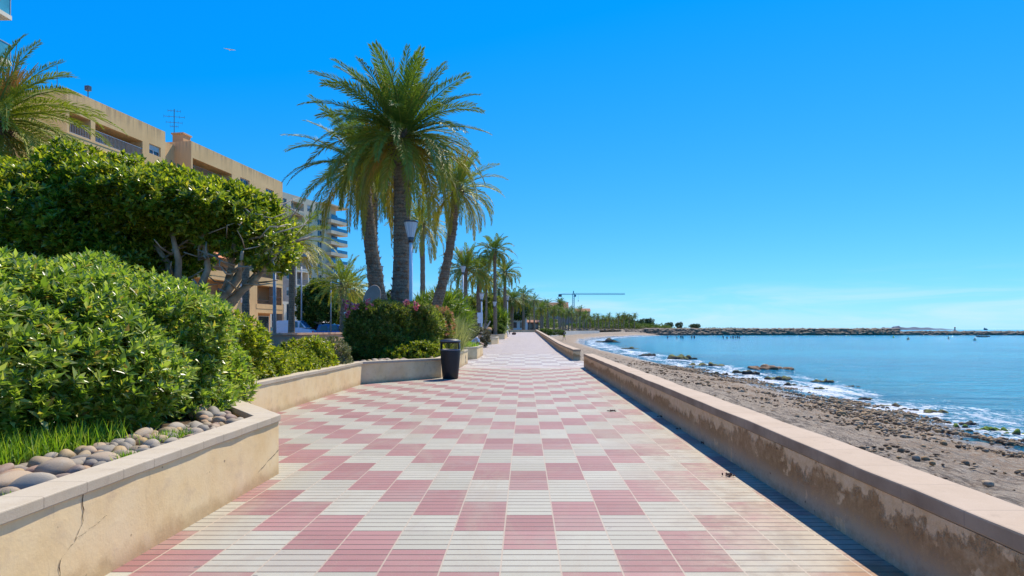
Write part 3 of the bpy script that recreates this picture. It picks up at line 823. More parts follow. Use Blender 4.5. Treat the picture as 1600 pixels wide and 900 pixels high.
# cracks and the broken lower corner of the near planter: part of it
def crack(pts, parent, x, wd=0.006):
    mb = MB()
    rnd = random.Random(3)
    P = []
    for a, b in zip(pts[:-1], pts[1:]):
        for k in range(5):
            q = k / 5
            P.append((a[0] + (b[0] - a[0]) * q + rnd.gauss(0, 0.004), a[1] + (b[1] - a[1]) * q + rnd.gauss(0, 0.004)))
    P.append(pts[-1])
    V = []
    for i, (y, z) in enumerate(P):
        w = wd * rnd.uniform(0.35, 1.0)
        V += [(x, y - w / 2, z - w / 3), (x, y + w / 2, z + w / 3)]
    mb.add(V, [(2 * i, 2 * i + 1, 2 * i + 3, 2 * i + 2) for i in range(len(P) - 1)])
    o = mb.build('crack', M['crack'], parent)
    o.matrix_parent_inverse = Matrix.Translation(-parent.location)
crack([(2.745, 0.43), (2.74, 0.31), (2.70, 0.24), (2.62, 0.20), (2.60, 0.08), (2.585, 0.0)], pa, -2.0275)
crack([(2.70, 0.24), (2.80, 0.265), (2.90, 0.29)], pa, -2.0275, 0.004)
crack([(4.55, 0.10), (4.75, 0.16), (4.925, 0.20)], pa, -2.0275, 0.012)
crack([(17.6, 0.30), (17.75, 0.2), (17.7, 0.1)], pb, -2.024, 0.05)
crack([(20.2, 0.30), (20.3, 0.2), (20.25, 0.12), (20.35, 0.06)], pb, -2.001, 0.12)

# sea wall: two runs with a gap for the steps, and the wall that closes the promenade
def sea_wall(label, y0, y1, x=1.858, x2=2.13, cop=0.08, h=0.35, group=None):
    root = thing('sea_wall', label, 'low wall', (x, y0, gz(y0)))
    o = Matrix.Translation(-root.location)
    d = dens([(x2, y1), (x2, y0)], 3.0); e = [Vector((x, p.y)) for p in d]
    mb = MB(); wall_mesh(mb, e, d, -1.6, h)
    w = mb.build('wall', M['sea_wall'], root)
    jr = random.Random(7); dc = dens([(x2, y1), (x2, y0)], 0.42 if y1 < 20 else 2.0)
    mb = MB(); wall_mesh(mb, [Vector((x - 0.006 + jr.gauss(0, .003), p.y)) for p in dc], [Vector((x2 + 0.02 + jr.gauss(0, .004), p.y)) for p in dc], h + 0.001, h + cop)
    for V in mb.v:
        for k in range(len(dc)): V[4 * k + 1, 2] += jr.gauss(0, .003); V[4 * k + 2, 2] += jr.gauss(0, .003)
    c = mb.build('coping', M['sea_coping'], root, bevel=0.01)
    for q in (w, c): q.matrix_parent_inverse = o
    return root
sea_wall('long low sea wall with peeling brown plaster on the right of the near promenade', -6.0, 18.85)
sea_wall('low sea wall continuing beyond the gap towards the palm grove', 22.9, 104.2)
root = thing('end_wall', 'low pale wall closing the far end of the promenade in front of the palms', 'low wall', (-2.6, 104.4, gz(104)))
MB().box(0, 4.9, 0, 0.3, -0.1, 0.36).build('wall', M['render'], root)
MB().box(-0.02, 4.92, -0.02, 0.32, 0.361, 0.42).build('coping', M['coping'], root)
# slab and steps of the beach access in the gap
mb = MB(); mb.box(2.15, 3.2, 18.9, 22.85, -1.2, -0.004)
for k in range(4): mb.box(3.2 + 0.32 * k, 3.52 + 0.32 * k, 18.9, 22.85, -1.5, -0.17 * (k + 1))
o = mb.build('beach_steps', M['pave']); o['kind'] = 'structure'

# ------------------------------------------------------------------ stones, pebbles, rocks
def rock_mesh(rng, sub=2, rough=0.16, flat=1.0):
    import bmesh
    bm = bmesh.new(); bmesh.ops.create_icosphere(bm, subdivisions=sub, radius=1)
    V = np.array([v.co[:] for v in bm.verts]); Fs = np.array([[v.index for v in f.verts] for f in bm.faces]); bm.free()
    o = np.zeros(len(V))
    for i in range(9):
        k = rng.normal(0, 1.6 + i * 0.25, 3); o += np.sin(V @ k + rng.uniform(0, 6.28)) / (1 + i * 0.25)
    V = V * (1 + rough * o / 2.4)[:, None]
    V[:, 2] *= flat
    return V, Fs

rng = np.random.default_rng(11)
cob_me = []
for i in range(7):
    V, Fs = rock_mesh(rng, 3, 0.10)
    cob_me.append((V, Fs))
cob_src = []
def cobble(x, y, z, sx, sy, sz, rz, k, label, group):
    if len(cob_src) <= k or cob_src[k] is None:
        while len(cob_src) <= k: cob_src.append(None)
        o = mesh_obj('cobblestone', cob_me[k][0], cob_me[k][1], M['cobble'], None, True)
        cob_src[k] = o
    else:
        o = cob_src[k].copy(); COL.objects.link(o)
    o.location = (x, y, z); o.scale = (sx, sy, sz); o.rotation_euler = (rng.normal(0, 0.18), rng.normal(0, 0.18), rz)
    tag(o, label, 'cobblestone', group)
placed = []
tries = 0
while len(placed) < 280 and tries < 30000:
    tries += 1
    y = rng.uniform(2.15, 5.5)
    xin = -2.23 if y < 4.85 else -2.23 - (y - 4.85) * 0.83
    wdt = 0.66 - 0.12 * (y - 2.2) if y < 4.8 else 0.34
    x = xin - rng.uniform(0.06, wdt)
    r = rng.choice([0.034, 0.042, 0.05, 0.06, 0.07]) * (1.1 if y < 3.6 else 0.95)
    if all((x - a) ** 2 + (y - b) ** 2 > ((r + c) * 0.86) ** 2 for a, b, c in placed):
        placed.append((x, y, r))
for i, (x, y, r) in enumerate(placed):
    el = rng.uniform(1.0, 1.75)
    cobble(x, y, 0.415 + r * 0.28 + rng.uniform(0, 0.03), r * el, r / el ** 0.4, r * rng.uniform(0.66, 0.92), rng.uniform(0, 3.14) , i % 7,
           'rounded river cobble bedded between the near planter coping and its hedge', 'cobbles bedded in the near planter')
for i in range(16):
    y = rng.uniform(6.95, 8.6); x = -3.80 - rng.uniform(0.0, 0.28); r = rng.uniform(0.05, 0.09)
    cobble(x, y, 0.45, r * 1.2, r, r * 0.7, rng.uniform(0, 3), i % 7, 'rounded cobble at the foot of the yellowish shrubs behind the second wall', 'cobbles below the low shrubs')
for i in range(34):
    q = i / 33; y = 13.35 + q * 1.55 + rng.normal(0, 0.1); x = -3.52 + q * 1.3 - 0.12 + rng.normal(0, 0.06); r = rng.uniform(0.05, 0.085)
    if i > 20: y = 15.0 + (i - 20) * 0.38; x = -2.42 + rng.normal(0, 0.06)
    cobble(x, y, 0.455, r * 1.2, r, r * 0.75, rng.uniform(0, 3), i % 7, 'pale cobble edging the planter below the oleander bush', 'cobbles below the oleander')

# loose stones and wrack over the lower beach: nobody could count them
def scatter_stones(name, n, seed, fn, m, smin, smax, flat=0.6, kind='stuff'):
    r = np.random.default_rng(seed)
    base = [rock_mesh(r, 1, 0.22, flat) for _ in range(6)]
    X, Y, Z, S = fn(r, n)
    VV = []; FF = []; k0 = 0
    for i in range(len(X)):
        V, Fs = base[i % 6]
        a = r.uniform(0, 6.28); c, s = math.cos(a), math.sin(a)
        sc = S[i] * np.array([r.uniform(0.8, 1.4), r.uniform(0.7, 1.1), r.uniform(0.7, 1.1)])
        W = V * sc
        VV.append(np.stack([W[:, 0] * c - W[:, 1] * s + X[i], W[:, 0] * s + W[:, 1] * c + Y[i], W[:, 2] + Z[i]], -1))
        FF.append(Fs + k0); k0 += len(V)
    o = mesh_obj(name, np.vstack(VV), np.vstack(FF), m)
    o['kind'] = kind
    return o

def beach_z(x, y):
    xi = interp(y, INNER); xs = interp(y, SHORE); T = np.clip((x - xi) / np.maximum(xs - xi, 2), 0, 1)
    zi = np.interp(y, [-60, 60, 104, 150, 340], [-0.72, -0.7, -0.55, -0.2, 0.3])
    return zi + (-1.80 - zi) * (0.25 * T + 0.75 * T ** 1.6)

def f_peb(r, n):
    Y = 4 + 44 * r.random(n) ** 2.0
    d = -np.abs(r.normal(0, 1, n)) * 2.9 + 0.9
    cl = np.sin(Y * 1.3 + d * 1.1) + np.sin(Y * 0.55 - d * 0.8 + 2) + np.sin(Y * 2.9 + 1 + d * 2)
    keep = cl > 0.1 + r.normal(0, 0.75, n)
    Y = Y[keep]; d = d[keep]
    X = interp(Y, SHORE) + d
    S = np.clip(r.lognormal(-3.4, 0.5, len(Y)), 0.018, 0.12)
    return X, Y, beach_z(X, Y) + S * 0.15, S
scatter_stones('beach_pebbles', 24000, 2, f_peb, M['pebble'], 0, 0, 0.8)
def f_wrack(r, n):
    Y = 3.5 + 45 * r.random(n) ** 1.6
    d = -r.uniform(5.0, 12.5, n)
    cl = np.sin(Y * 0.9 + d * 1.6) + np.sin(Y * 0.4 - d * 1.1 + 2)
    keep = cl > 0.2 + r.normal(0, 0.6, n)
    Y = Y[keep]; d = d[keep]; X = interp(Y, SHORE) + d
    S = np.clip(r.lognormal(-3.3, 0.55, len(Y)), 0.02, 0.12)
    return X, Y, beach_z(X, Y) + S * 0.05, S
scatter_stones('seagrass_wrack', 3500, 3, f_wrack, M['soil'], 0, 0, 0.3)

# rocks one can tell apart: (px, py, width px, height px, material, label)
def shore_rock(px, py, wpx, hpx, m, label, seed, group=None):
    H = CAMZ + 1.80
    Y = H * F / (py - 515.0); X = (px - 820) / F * Y
    r = np.random.default_rng(seed)
    w = wpx / F * Y / 2; hh = max(hpx / F * Y, 0.12)
    mb = MB()
    n = 2 + int(wpx / 9)
    dep = min(w * 0.7, 0.8 + w * 0.2)
    for i in range(n):
        V, Fs = rock_mesh(r, 3, 0.45)
        q = i / (n - 1) * 2 - 1
        k = r.uniform(0.55, 1.15) * (1.0 - 0.35 * abs(q))
        s = np.array([w / n * 1.9 * r.uniform(0.7, 1.2), dep * 0.8 * k, hh * k])
        V = V @ np.array(Matrix.Rotation(r.uniform(-0.4, 0.4), 3, 'Z'))
        mb.add(V * s + np.array([q * w * 0.8, r.normal(0, 0.35) * dep, -0.05]), Fs)
    o = mb.build('shore_rock', m, None, True)
    o.location = (X, Y, -1.82)
    tag(o, label, 'rock', group)
K = M
ROCKS = [
    (950, 535, 34, 5, 'dark_rock', 'dark flat rock nearest the runner at the left end of the water'),
    (985, 545, 22, 5, 'algae_rock', 'small olive green rock at the left of the foamy shallows'),
    (1011, 556, 22, 6, 'dark_rock', 'dark rock with a small pointed top in the foamy shallows'),
    (1066, 561, 46, 8, 'algae_rock', 'long olive green algae rock, largest of the far rocks in the foam'),
    (1111, 571, 34, 5, 'algae_rock', 'flat green rock just right of the long olive rock'),
    (1086, 571, 24, 4, 'algae_rock', 'low wet rock just below the long olive rock'),
    (1086, 585, 14, 5, 'dark_rock', 'small dark rock at the edge of the wet sand'),
    (1114, 584, 12, 6, 'algae_rock', 'small round green rock, left one of a close pair'),
    (1128, 586, 18, 6, 'dark_rock', 'dark rock, right one of a close pair on the wet sand'),
    (1152, 583, 17, 6, 'algae_rock', 'rounded green rock left of the blackish boulder'),
    (1173, 585, 22, 10, 'dark_rock', 'blackish rounded boulder standing in the shallows'),
    (1203, 576, 70, 7, 'brown_rock', 'long brown reef rock lying along the outer edge of the foam'),
    (1176, 593, 13, 7, 'algae_rock', 'small green rock below the blackish boulder'),
    (1219, 593, 42, 8, 'algae_rock', 'broad yellowish green rock below the long brown reef'),
    (1232, 602, 20, 5, 'algae_rock', 'low green rock just below the broad yellowish green rock'),
    (1287, 597, 30, 8, 'algae_rock', 'olive rock near the outer edge of the shallows'),
    (1285, 608, 22, 7, 'algae_rock', 'green rock right below the olive rock in the foam'),
    (1258, 604, 12, 5, 'algae_rock', 'tiny green rock alone in the foam'),
    (1330, 604, 22, 4, 'dark_rock', 'dark rock awash at the outer edge of the foam'),
    (1318, 624, 14, 4, 'dark_rock', 'small dark rock in the middle of the white foam'),
    (1350, 624, 30, 5, 'dark_rock', 'dark flat rock half covered by foam'),
    (1393, 634, 36, 6, 'algae_rock', 'greenish rock, left of two in the near foam'),
    (1420, 640, 30, 7, 'dark_rock', 'dark mossy rock, right of two in the near foam'),
    (1461, 644, 38, 7, 'algae_rock', 'mossy dark rock ending the line through the near foam'),
    (1498, 668, 26, 10, 'green_rock', 'bright lime green rock, left of the bright pair'),
    (1541, 672, 24, 10, 'green_rock', 'bright lime green rock, right of the bright pair'),
    (1520, 663, 30, 9, 'dark_rock', 'grey mossy boulder between and behind the lime green rocks'),
    (1563, 672, 26, 10, 'green_rock', 'dark green rock beside the lime green pair'),
    (1590, 678, 26, 10, 'green_rock', 'green topped rock at the right edge near the water'),
    (1566, 688, 34, 11, 'brown_rock', 'cluster of brown boulders in front of the green rocks'),
    (1596, 690, 22, 10, 'brown_rock', 'brown boulder half out of frame at the right edge'),
]
for i, (px, py, w, h, m, lab) in enumerate(ROCKS): shore_rock(px, py, w, h, K[m], lab, 40 + i)
def dry_rock(px, py, w, h, m, lab, seed, zc):
    Y = (CAMZ - zc) * F / (py - 515.0)
    r = np.random.default_rng(seed); V, Fs = rock_mesh(r, 3, 0.25)
    o = mesh_obj('beach_rock', V * np.array([w / F * Y / 2, w / F * Y / 2.2, h / F * Y * 0.7]), Fs, m, None, True)
    o.location = ((px - 820) / F * Y, Y, zc + 0.01); tag(o, lab, 'rock')
dry_rock(1338, 673, 15, 10, M['brown_rock'], 'single brown rock standing out on the sand behind the sea wall', 90, -1.45)
dry_rock(1362, 693, 18, 6, M['brown_rock'], 'flat reddish stone on the sand near the single brown rock', 91, -1.38)
dry_rock(1212, 628, 12, 5, M['brown_rock'], 'small brown stone on the grey sand behind the wall top', 92, -1.5)

# ------------------------------------------------------------------ breakwater
def breakwater(label, line, ztop, n, seed, rmin, rmax, wid):
    r = np.random.default_rng(seed)
    base = [rock_mesh(r, 1, 0.25) for _ in range(8)]
    line = np.array(line, float)
    seg = np.hypot(*(line[1:] - line[:-1]).T); cum = np.concatenate([[0], np.cumsum(seg)])
    VV = []; FF = []; k0 = 0
    mb = MB()
    prof = [(-wid, -3.0), (-0.55 * wid, -1.2), (-0.18 * wid, ztop * 0.9 - 0.2), (0.18 * wid, ztop * 0.9 - 0.2), (0.6 * wid, -1.2), (wid, -3.0)]
    V = []
    for p in line:
        for a, z in prof: V.append((p[0], p[1] + a, z))
    m_ = len(prof)
    Fs = [(i * m_ + k, i * m_ + k + 1, (i + 1) * m_ + k + 1, (i + 1) * m_ + k) for i in range(len(line) - 1) for k in range(m_ - 1)]
    mb.add(V, Fs)
    for i in range(n):
        s = r.uniform(0, cum[-1]); x = np.interp(s, cum, line[:, 0]); y = np.interp(s, cum, line[:, 1])
        a = r.uniform(-0.62, 0.35) * wid
        z = np.interp(a, [q[0] for q in prof], [q[1] for q in prof])
        R = r.uniform(rmin, rmax)
        V, F_ = base[i % 8]
        W = V * np.array([R * r.uniform(0.9, 1.6), R * r.uniform(0.8, 1.2), R * r.uniform(0.6, 0.95)])
        mb.add(W + np.array([x, y + a, z + 0.15 * R]), F_)
    o = mb.build('breakwater', M['armour'])
    tag(o, label, 'breakwater')
breakwater('long brown rock breakwater closing the bay behind the bathers', [(62, 306), (90, 312), (130, 316), (198, 318)], 1.25, 2000, 5, 0.6, 1.3, 6.5)
breakwater('lower darker rock breakwater reaching to the right edge before the horizon', [(197, 322), (250, 322), (420, 324)], -0.05, 1700, 6, 0.5, 1.0, 5.5)
# rough bank between the palm walk and the breakwater
def bank():
    r = np.random.default_rng(8)
    xs = np.linspace(16, 200, 120)
    V = []; prof = [(-5, -0.9), (-2.5, 0.55), (0, 1.05), (30, 1.1), (150, 0.9), (260, -3)]
    def yl(x): return np.interp(x, [16, 30, 52, 66, 90, 200], [232, 262, 300, 312, 318, 322])
    for x in xs:
        for a, z in prof: V.append((x + (0 if a < 10 else a * 0.1), yl(x) + a, z + r.normal(0, 0.10) + (0.25 if x < 70 else 0)))
    n = len(prof)
    struct('spit', np.array(V), [(i * n + k, i * n + k + 1, (i + 1) * n + k + 1, (i + 1) * n + k) for i in range(len(xs) - 1) for k in range(n - 1)], M['earth'])
bank()
def f_bank(r, n):
    X = r.uniform(16, 72, n); Y = np.interp(X, [16, 30, 52, 66, 90], [232, 262, 300, 312, 318]) + r.uniform(-5.5, 0, n)
    return X, Y, np.interp(Y - np.interp(X, [16, 30, 52, 66, 90], [232, 262, 300, 312, 318]), [-5, -2.5, 0], [-0.9, 0.6, 1.2]), r.uniform(0.3, 0.9, n)
scatter_stones('bank_rocks', 420, 9, f_bank, M['armour'], 0, 0, 0.7)

# island on the horizon
def island():
    xs = np.linspace(2880, 3620, 60); V = []
    for i, x in enumerate(xs):
        q = i / 59
        h = 20 * (math.sin(PI * min(1, q * 1.02)) ** 0.5) * (1.0 if q < 0.6 else 1 - (q - 0.6) * 1.6) + 3 * math.sin(q * 40) * math.sin(PI * q)
        if 0.26 < q < 0.34: h += 12
        if abs(q - 0.16) < 0.02: h += 7
        for dy, z in ((-60, -4), (0, h), (80, -4)): V.append((x, 5000 + dy, z))
    struct('island', np.array(V), [(i * 3 + k, i * 3 + k + 1, i * 3 + k + 4, i * 3 + k + 3) for i in range(59) for k in range(2)], M['isle'])
island()
# ================================================================== plants
def palm_crown(rng, n, L, nleaf, leaf, lw, hang=0.6, up=1.35, low=-0.75, droop=1.5, cone=0.16, tiltbias=(0, 0)):
    """arching feather fronds round the growing point; returns leaflets, rachis and ages"""
    PP = []; AA = []; UU = []; LL = []; WW = []; AG = []
    rach = []
    for i in range(n):
        q = (i + 0.5) / n                         # 0 = youngest, upright
        az = i * 2.39996 + rng.normal(0, 0.15)
        el = up + (low - up) * q ** 0.85 + rng.normal(0, 0.08)
        ln = L * rng.uniform(0.85, 1.08) * (0.78 + 0.22 * min(1, q * 3))
        dr = droop * (0.35 + 0.75 * min(1, q * 1.6)) * rng.uniform(0.8, 1.2)
        S = 14
        s = np.linspace(0, 1, S)
        e = el - dr * s ** 1.5
        e = np.maximum(e, -1.50)
        a = az + rng.normal(0, 0.25) * s
        d = np.stack([np.cos(e) * np.cos(a), np.cos(e) * np.sin(a), np.sin(e)], -1)
        P = np.concatenate([[[0, 0, 0]], np.cumsum((d[1:] + d[:-1]) / 2 * ln / (S - 1), 0)])
        P = P + np.array([math.cos(az), math.sin(az), 0]) * cone + np.array([0, 0, -0.35 * q])
        rach.append((P, q))
        t = np.linspace(0.12, 0.99, nleaf)
        Pi = np.stack([np.interp(t, s, P[:, k]) for k in range(3)], -1)
        Ti = norm(np.stack([np.interp(t, s, d[:, k]) for k in range(3)], -1))
        side = norm(np.cross(Ti, np.array([0, 0, 1.0]) + 1e-6 * np.array([math.cos(az), math.sin(az), 0])))
        side = np.where(np.isnan(side), 0, side)
        nrm = np.cross(side, Ti)
        roll = rng.normal(0, 0.35)
        side, nrm = side * math.cos(roll) + nrm * math.sin(roll), nrm * math.cos(roll) - side * math.sin(roll)
        prof = (np.clip(t * 4.5, 0.25, 1) * (1 - 0.62 * np.clip((t - 0.45) / 0.55, 0, 1) ** 1.5))
        hg = hang * (0.25 + 0.6 * q)
        for sg in (-1, 1):
            A = Ti * (0.55 + 0.5 * t[:, None]) + side * sg * (0.95 - 0.35 * t[:, None]) + nrm * 0.32 + rng.normal(0, 0.11, Ti.shape)
            A = norm(A); A[:, 2] -= hg * rng.uniform(0.4, 1.1, len(t)); A = norm(A)
            PP.append(Pi); AA.append(A); UU.append(nrm + rng.normal(0, 0.25, nrm.shape))
            LL.append(leaf * prof * rng.uniform(0.85, 1.15, len(t))); WW.append(np.full(len(t), lw)); AG.append(np.full(len(t), q * 0.85 + rng.normal(0, 0.06)))
    V, Fs = leaves(np.vstack(PP), np.vstack(AA), np.vstack(UU), np.concatenate(LL), np.concatenate(WW), 0.2)
    age = np.repeat(np.clip(np.concatenate(AG), 0, 1), 5)
    return V, Fs, age, rach


def palm(name, label, base, top, r0, r1, n, L, mat, nleaf=34, leaf=0.42, lw=0.035, bow=(0, 0), seed=1, group=None, boots=0, dates=0, rough=True, cat='palm tree', **kw):
    rng = np.random.default_rng(seed)
    base = Vector(base); top = Vector(top)
    root = thing(name, label, cat, tuple(base), 0, group)
    h = top - base
    # trunk with worn frond scars
    S = max(8, int(h.z / 0.22)) if rough else 8
    pts = []; rad = []
    for i in range(S + 1):
        q = i / S
        b = math.sin(PI * q)
        pts.append(h * q + Vector((bow[0] * b, bow[1] * b, 0)))
        rr = r1 + (r0 - r1) * (1 - q) ** 2.2
        rad.append(rr * (1 + (rng.normal(0, 0.05) if rough else 0) + (0.05 * (i % 2) if rough else 0)) * (1.25 if (q > 0.93 and boots) else 1))
    pts.insert(0, Vector((0, 0, -0.7))); rad.insert(0, rad[0])
    mb = MB(); mb.tube(pts, rad, 14 if rough else 7)
    if rough and r0 > 0.2:
        # ragged scars standing off the bark: part of the trunk's skin
        V0 = []; A0 = []; U0 = []
        for i in range(int(h.z * 55)):
            q = rng.uniform(0.02, 0.98); an = rng.uniform(0, 6.28)
            c = Vector(pts[min(S, int(q * S))]); rr = rad[min(S, int(q * S))]
            o = Vector((math.cos(an), math.sin(an), 0))
            V0.append(c + o * rr * 0.93 + Vector((0, 0, rng.uniform(-.05, .05)))); A0.append(o * 0.55 + Vector((0, 0, 0.85 - 0.3 * rng.random()))); U0.append(o)
        lv, lf = leaves(np.array(V0), np.array(A0), np.array(U0), rng.uniform(0.08, 0.17, len(V0)), rng.uniform(0.06, 0.12, len(V0)), 0.1)
        mb.add(lv, lf)
    mb.build('trunk', M['bark'], root, True)
    V, Fs, age, rach = palm_crown(rng, n, L, nleaf, leaf, lw, **kw)
    V = V + np.array(h)
    cr = mesh_obj('crown', V, Fs, mat, root, False, ('age', age))
    mb = MB()
    for P, q in rach:
        st = 3 if rough else 5
        pp = [Vector(p) + h for p in P[::st]]
        mb.tube(pp, [0.035 * (1 - 0.85 * k / (len(pp) - 1)) * (L / 3.0) for k in range(len(pp))], 4, False, 0.35 + 0.5 * q)
    mb.build('rachis', mat, cr, False, 'age')
    if boots:
        V0 = []; A0 = []; U0 = []
        for i in range(boots):
            an = i * 2.4; o = Vector((math.cos(an), math.sin(an), 0)); zz = -rng.uniform(0.1, 1.0)
            V0.append(h + o * r1 * 1.0 + Vector((0, 0, zz))); A0.append(o * 0.8 + Vector((0, 0, 0.7))); U0.append(o)
        lv, lf = leaves(np.array(V0), np.array(A0), np.array(U0), rng.uniform(0.22, 0.42, boots), rng.uniform(0.08, 0.14, boots), 0.25)
        mesh_obj('cut_frond_bases', lv, lf, M['boot'], root)
    if dates:
        mb = MB()
        for i in range(dates):
            an = i * 2.4 + 0.5; o = Vector((math.cos(an), math.sin(an), 0)); u = rng.uniform(0.8, 1.35)
            for k in range(26):
                j = Vector((rng.normal(0, .10), rng.normal(0, .10), rng.normal(0, .10)))
                mb.tube([h + o * 0.15, h + o * 0.36 * u + Vector((0, 0, 0.70 * u)) + j * 0.8, h + o * 0.50 * u + Vector((0, 0, 1.25 * u)) + j * 2.2], [0.022, 0.020, 0.010], 4, False)
        mb.build('date_stalks', M['dates'], root)
    return root

def bp(px, Y, z=0.4):
    return ((px - 820) / F * Y, Y, z)

# the group of big palms behind the oleander
P1 = palm('palm_tree', 'tallest foremost palm with a full dark drooping crown above the oleander and street lamp', bp(623, 19.0, 0.3), at(627, 205, 19.0), 0.31, 0.23, 104, 3.0, M['frond'], 92, 0.42, 0.027, (0.05, 0), 3, None, 80, 7, True, up=1.5, low=-0.75, droop=1.22, hang=0.45)
palm('palm_tree', 'bowed palm left behind the tallest palm with a thick curved trunk', bp(606, 23.0, 0.3), at(566, 250, 23.0), 0.38, 0.23, 54, 3.1, M['frond'], 72, 0.40, 0.026, (-0.10, 0), 5, None, 40, 3, True, up=1.3, low=-0.75, droop=1.3)
palm('palm_tree', 'slim straight palm trunk right behind the bowed palm on the left', bp(582, 29.0, 0.3), at(584, 245, 29.0), 0.23, 0.19, 46, 2.6, M['frond'], 34, 0.42, 0.04, (0, 0), 6, None, 20, 0, True, up=1.3, low=-0.8)
palm('palm_tree', 'palm leaning to the right with its crown half behind the tallest palm', bp(661, 27.0, 0.3), at(714, 290, 27.0), 0.28, 0.18, 50, 2.35, M['frond_y'], 64, 0.36, 0.026, (0.28, 0), 7, None, 40, 3, True, up=1.3, low=-0.8, droop=1.35)
palm('palm_tree', 'yellowish palm standing behind the lamp between the tallest and the leaning palm', bp(661, 42.0, 0.3), at(660, 345, 42.0), 0.20, 0.16, 46, 2.7, M['frond_y'], 34, 0.44, 0.05, (0, 0), 8, None, 0, 0, True, up=1.3, low=-0.8)
# the group farther right
palm('palm_tree', 'spreading palm at the left of the four by the far lamps', bp(727, 56, 0.3), at(727, 417, 56), 0.26, 0.20, 44, 2.9, M['frond'], 30, 0.48, 0.07, (0, 0), 9, None, 20, 3, True, up=1.4, low=-0.35, droop=1.7, hang=0.7)
palm('palm_tree', 'thick trunked yellowish palm second from left by the far lamps', bp(748, 60, 0.3), at(749, 422, 60), 0.32, 0.26, 40, 2.4, M['frond_y'], 28, 0.46, 0.07, (0, 0), 10, None, 20, 2, True, up=1.4, low=-0.6, droop=1.5)
palm('palm_tree', 'tallest slender palm of the four by the far lamps', bp(774, 58, 0.3), at(773, 389, 58), 0.20, 0.15, 44, 2.2, M['frond'], 30, 0.42, 0.06, (0, 0), 11, None, 16, 0, True, up=1.4, low=-0.6, droop=1.7, hang=0.7)
palm('palm_tree', 'slender palm at the right of the four by the far lamps', bp(789, 66, 0.4), at(789, 423, 66), 0.20, 0.17, 40, 2.1, M['frond'], 28, 0.42, 0.06, (0, 0), 12, None, 16, 0, True, up=1.35, low=-0.5, droop=1.7, hang=0.7)
palm('palm_tree', 'small thin palm seen between the trunks of the far group', bp(760, 95, 0.6), at(760, 440, 95), 0.2, 0.16, 30, 2.6, M['frond_far'], 20, 0.5, 0.1, (0, 0), 13, None, 0, 0, False)
# left side
palm('palm_tree', 'young upright palm left of the bowed palm in front of green trees', bp(536, 44, 0.2), at(537, 440, 44), 0.30, 0.22, 38, 2.6, M['frond_y'], 32, 0.46, 0.05, (0, 0), 14, None, 24, 0, True, up=1.45, low=-0.5, droop=0.95, hang=0.4)
palm('palm_tree', 'smaller yellow palm just right of the young upright palm', bp(551, 50, 0.2), at(551, 452, 50), 0.26, 0.2, 34, 2.3, M['frond_y'], 28, 0.42, 0.06, (0, 0), 15, None, 0, 0, True, up=1.3, low=-0.7, droop=1.2)
palm('palm_tree', 'dark trunked palm before the apartments at the right tip of the round tree', bp(455, 30, 0.1), at(457, 372, 30), 0.17, 0.14, 42, 2.25, M['frond_y'], 36, 0.42, 0.04, (0, 0), 16, None, 20, 0, True, up=1.2, low=-0.5, droop=1.1)
palm('palm_tree', 'palm whose bare trunk shows below the round tree before the ochre building', bp(384, 24, 0.1), at(384, 345, 24), 0.15, 0.14, 26, 1.3, M['frond'], 24, 0.35, 0.04, (0, 0), 17, None, 0, 0, True)
palm('palm_tree', 'big palm cut by the left edge with arching silvery green fronds', bp(-38, 16.5, 0.1), at(-14, 178, 16.5), 0.34, 0.30, 92, 3.1, M['frond_y'], 84, 0.38, 0.026, (0, 0), 19, None, 60, 4, True, up=1.2, low=-0.9, droop=1.55, hang=0.45)

# the palm walk round the bay
WALK = [(108, -2.5), (150, 3.5), (200, 13.5), (250, 26), (300, 47), (335, 63)]
protos = []
for k in range(4):
    hgt = 6.3 + 0.6 * k
    protos.append(palm('walk_palm', 'palm in the row of palms lining the walk round the bay', (0, 0, 0), (0.1 * k, 0, hgt), 0.26, 0.2, 32, 2.2 + 0.12 * k, M['frond_far'], 18, 0.5, 0.10, (0, 0), 30 + k, 'palms of the far boulevard', 0, 0, False, up=1.35, low=-0.85, droop=1.4))
rnd = random.Random(4); c = 0
for row, off in ((0, 0.0), (1, -5.5), (2, -12.0)):
    y = 110.0 + row * 4
    while y < 332:
        x = float(interp(y, WALK)) + off + rnd.uniform(-0.7, 0.7)
        o = protos[c] if c < 4 else copy_tree(protos[rnd.randrange(4)])
        o.location = (x, y, 0.75 + (y - 104) * 0.0012); o.rotation_euler.z = rnd.uniform(0, 6.28)
        s = rnd.uniform(0.8, 1.15) * (1.0 if y < 170 else 0.88); o.scale = (s, s, s); o.rotation_euler.x = rnd.gauss(0, .03); o.rotation_euler.y = rnd.gauss(0, .03)
        c += 1
        y += 9.0 + rnd.uniform(-1.5, 2.5) + row * 2
palm('palm_tree', 'tall palm rising above the roofs left of the crane', bp(876, 330, 1.0), at(876, 475, 330), 0.45, 0.4, 40, 4.8, M['frond_far'], 22, 0.9, 0.22, (0, 0), 21, None, 0, 0, False, up=1.4, low=-0.6)
palm('palm_tree', 'tall palm standing at the left start of the far boulevard', bp(800, 108, 0.8), at(802, 466, 108), 0.25, 0.2, 36, 2.9, M['frond_far'], 24, 0.55, 0.1, (0, 0), 22, None, 0, 0, False, up=1.3, low=-0.7)

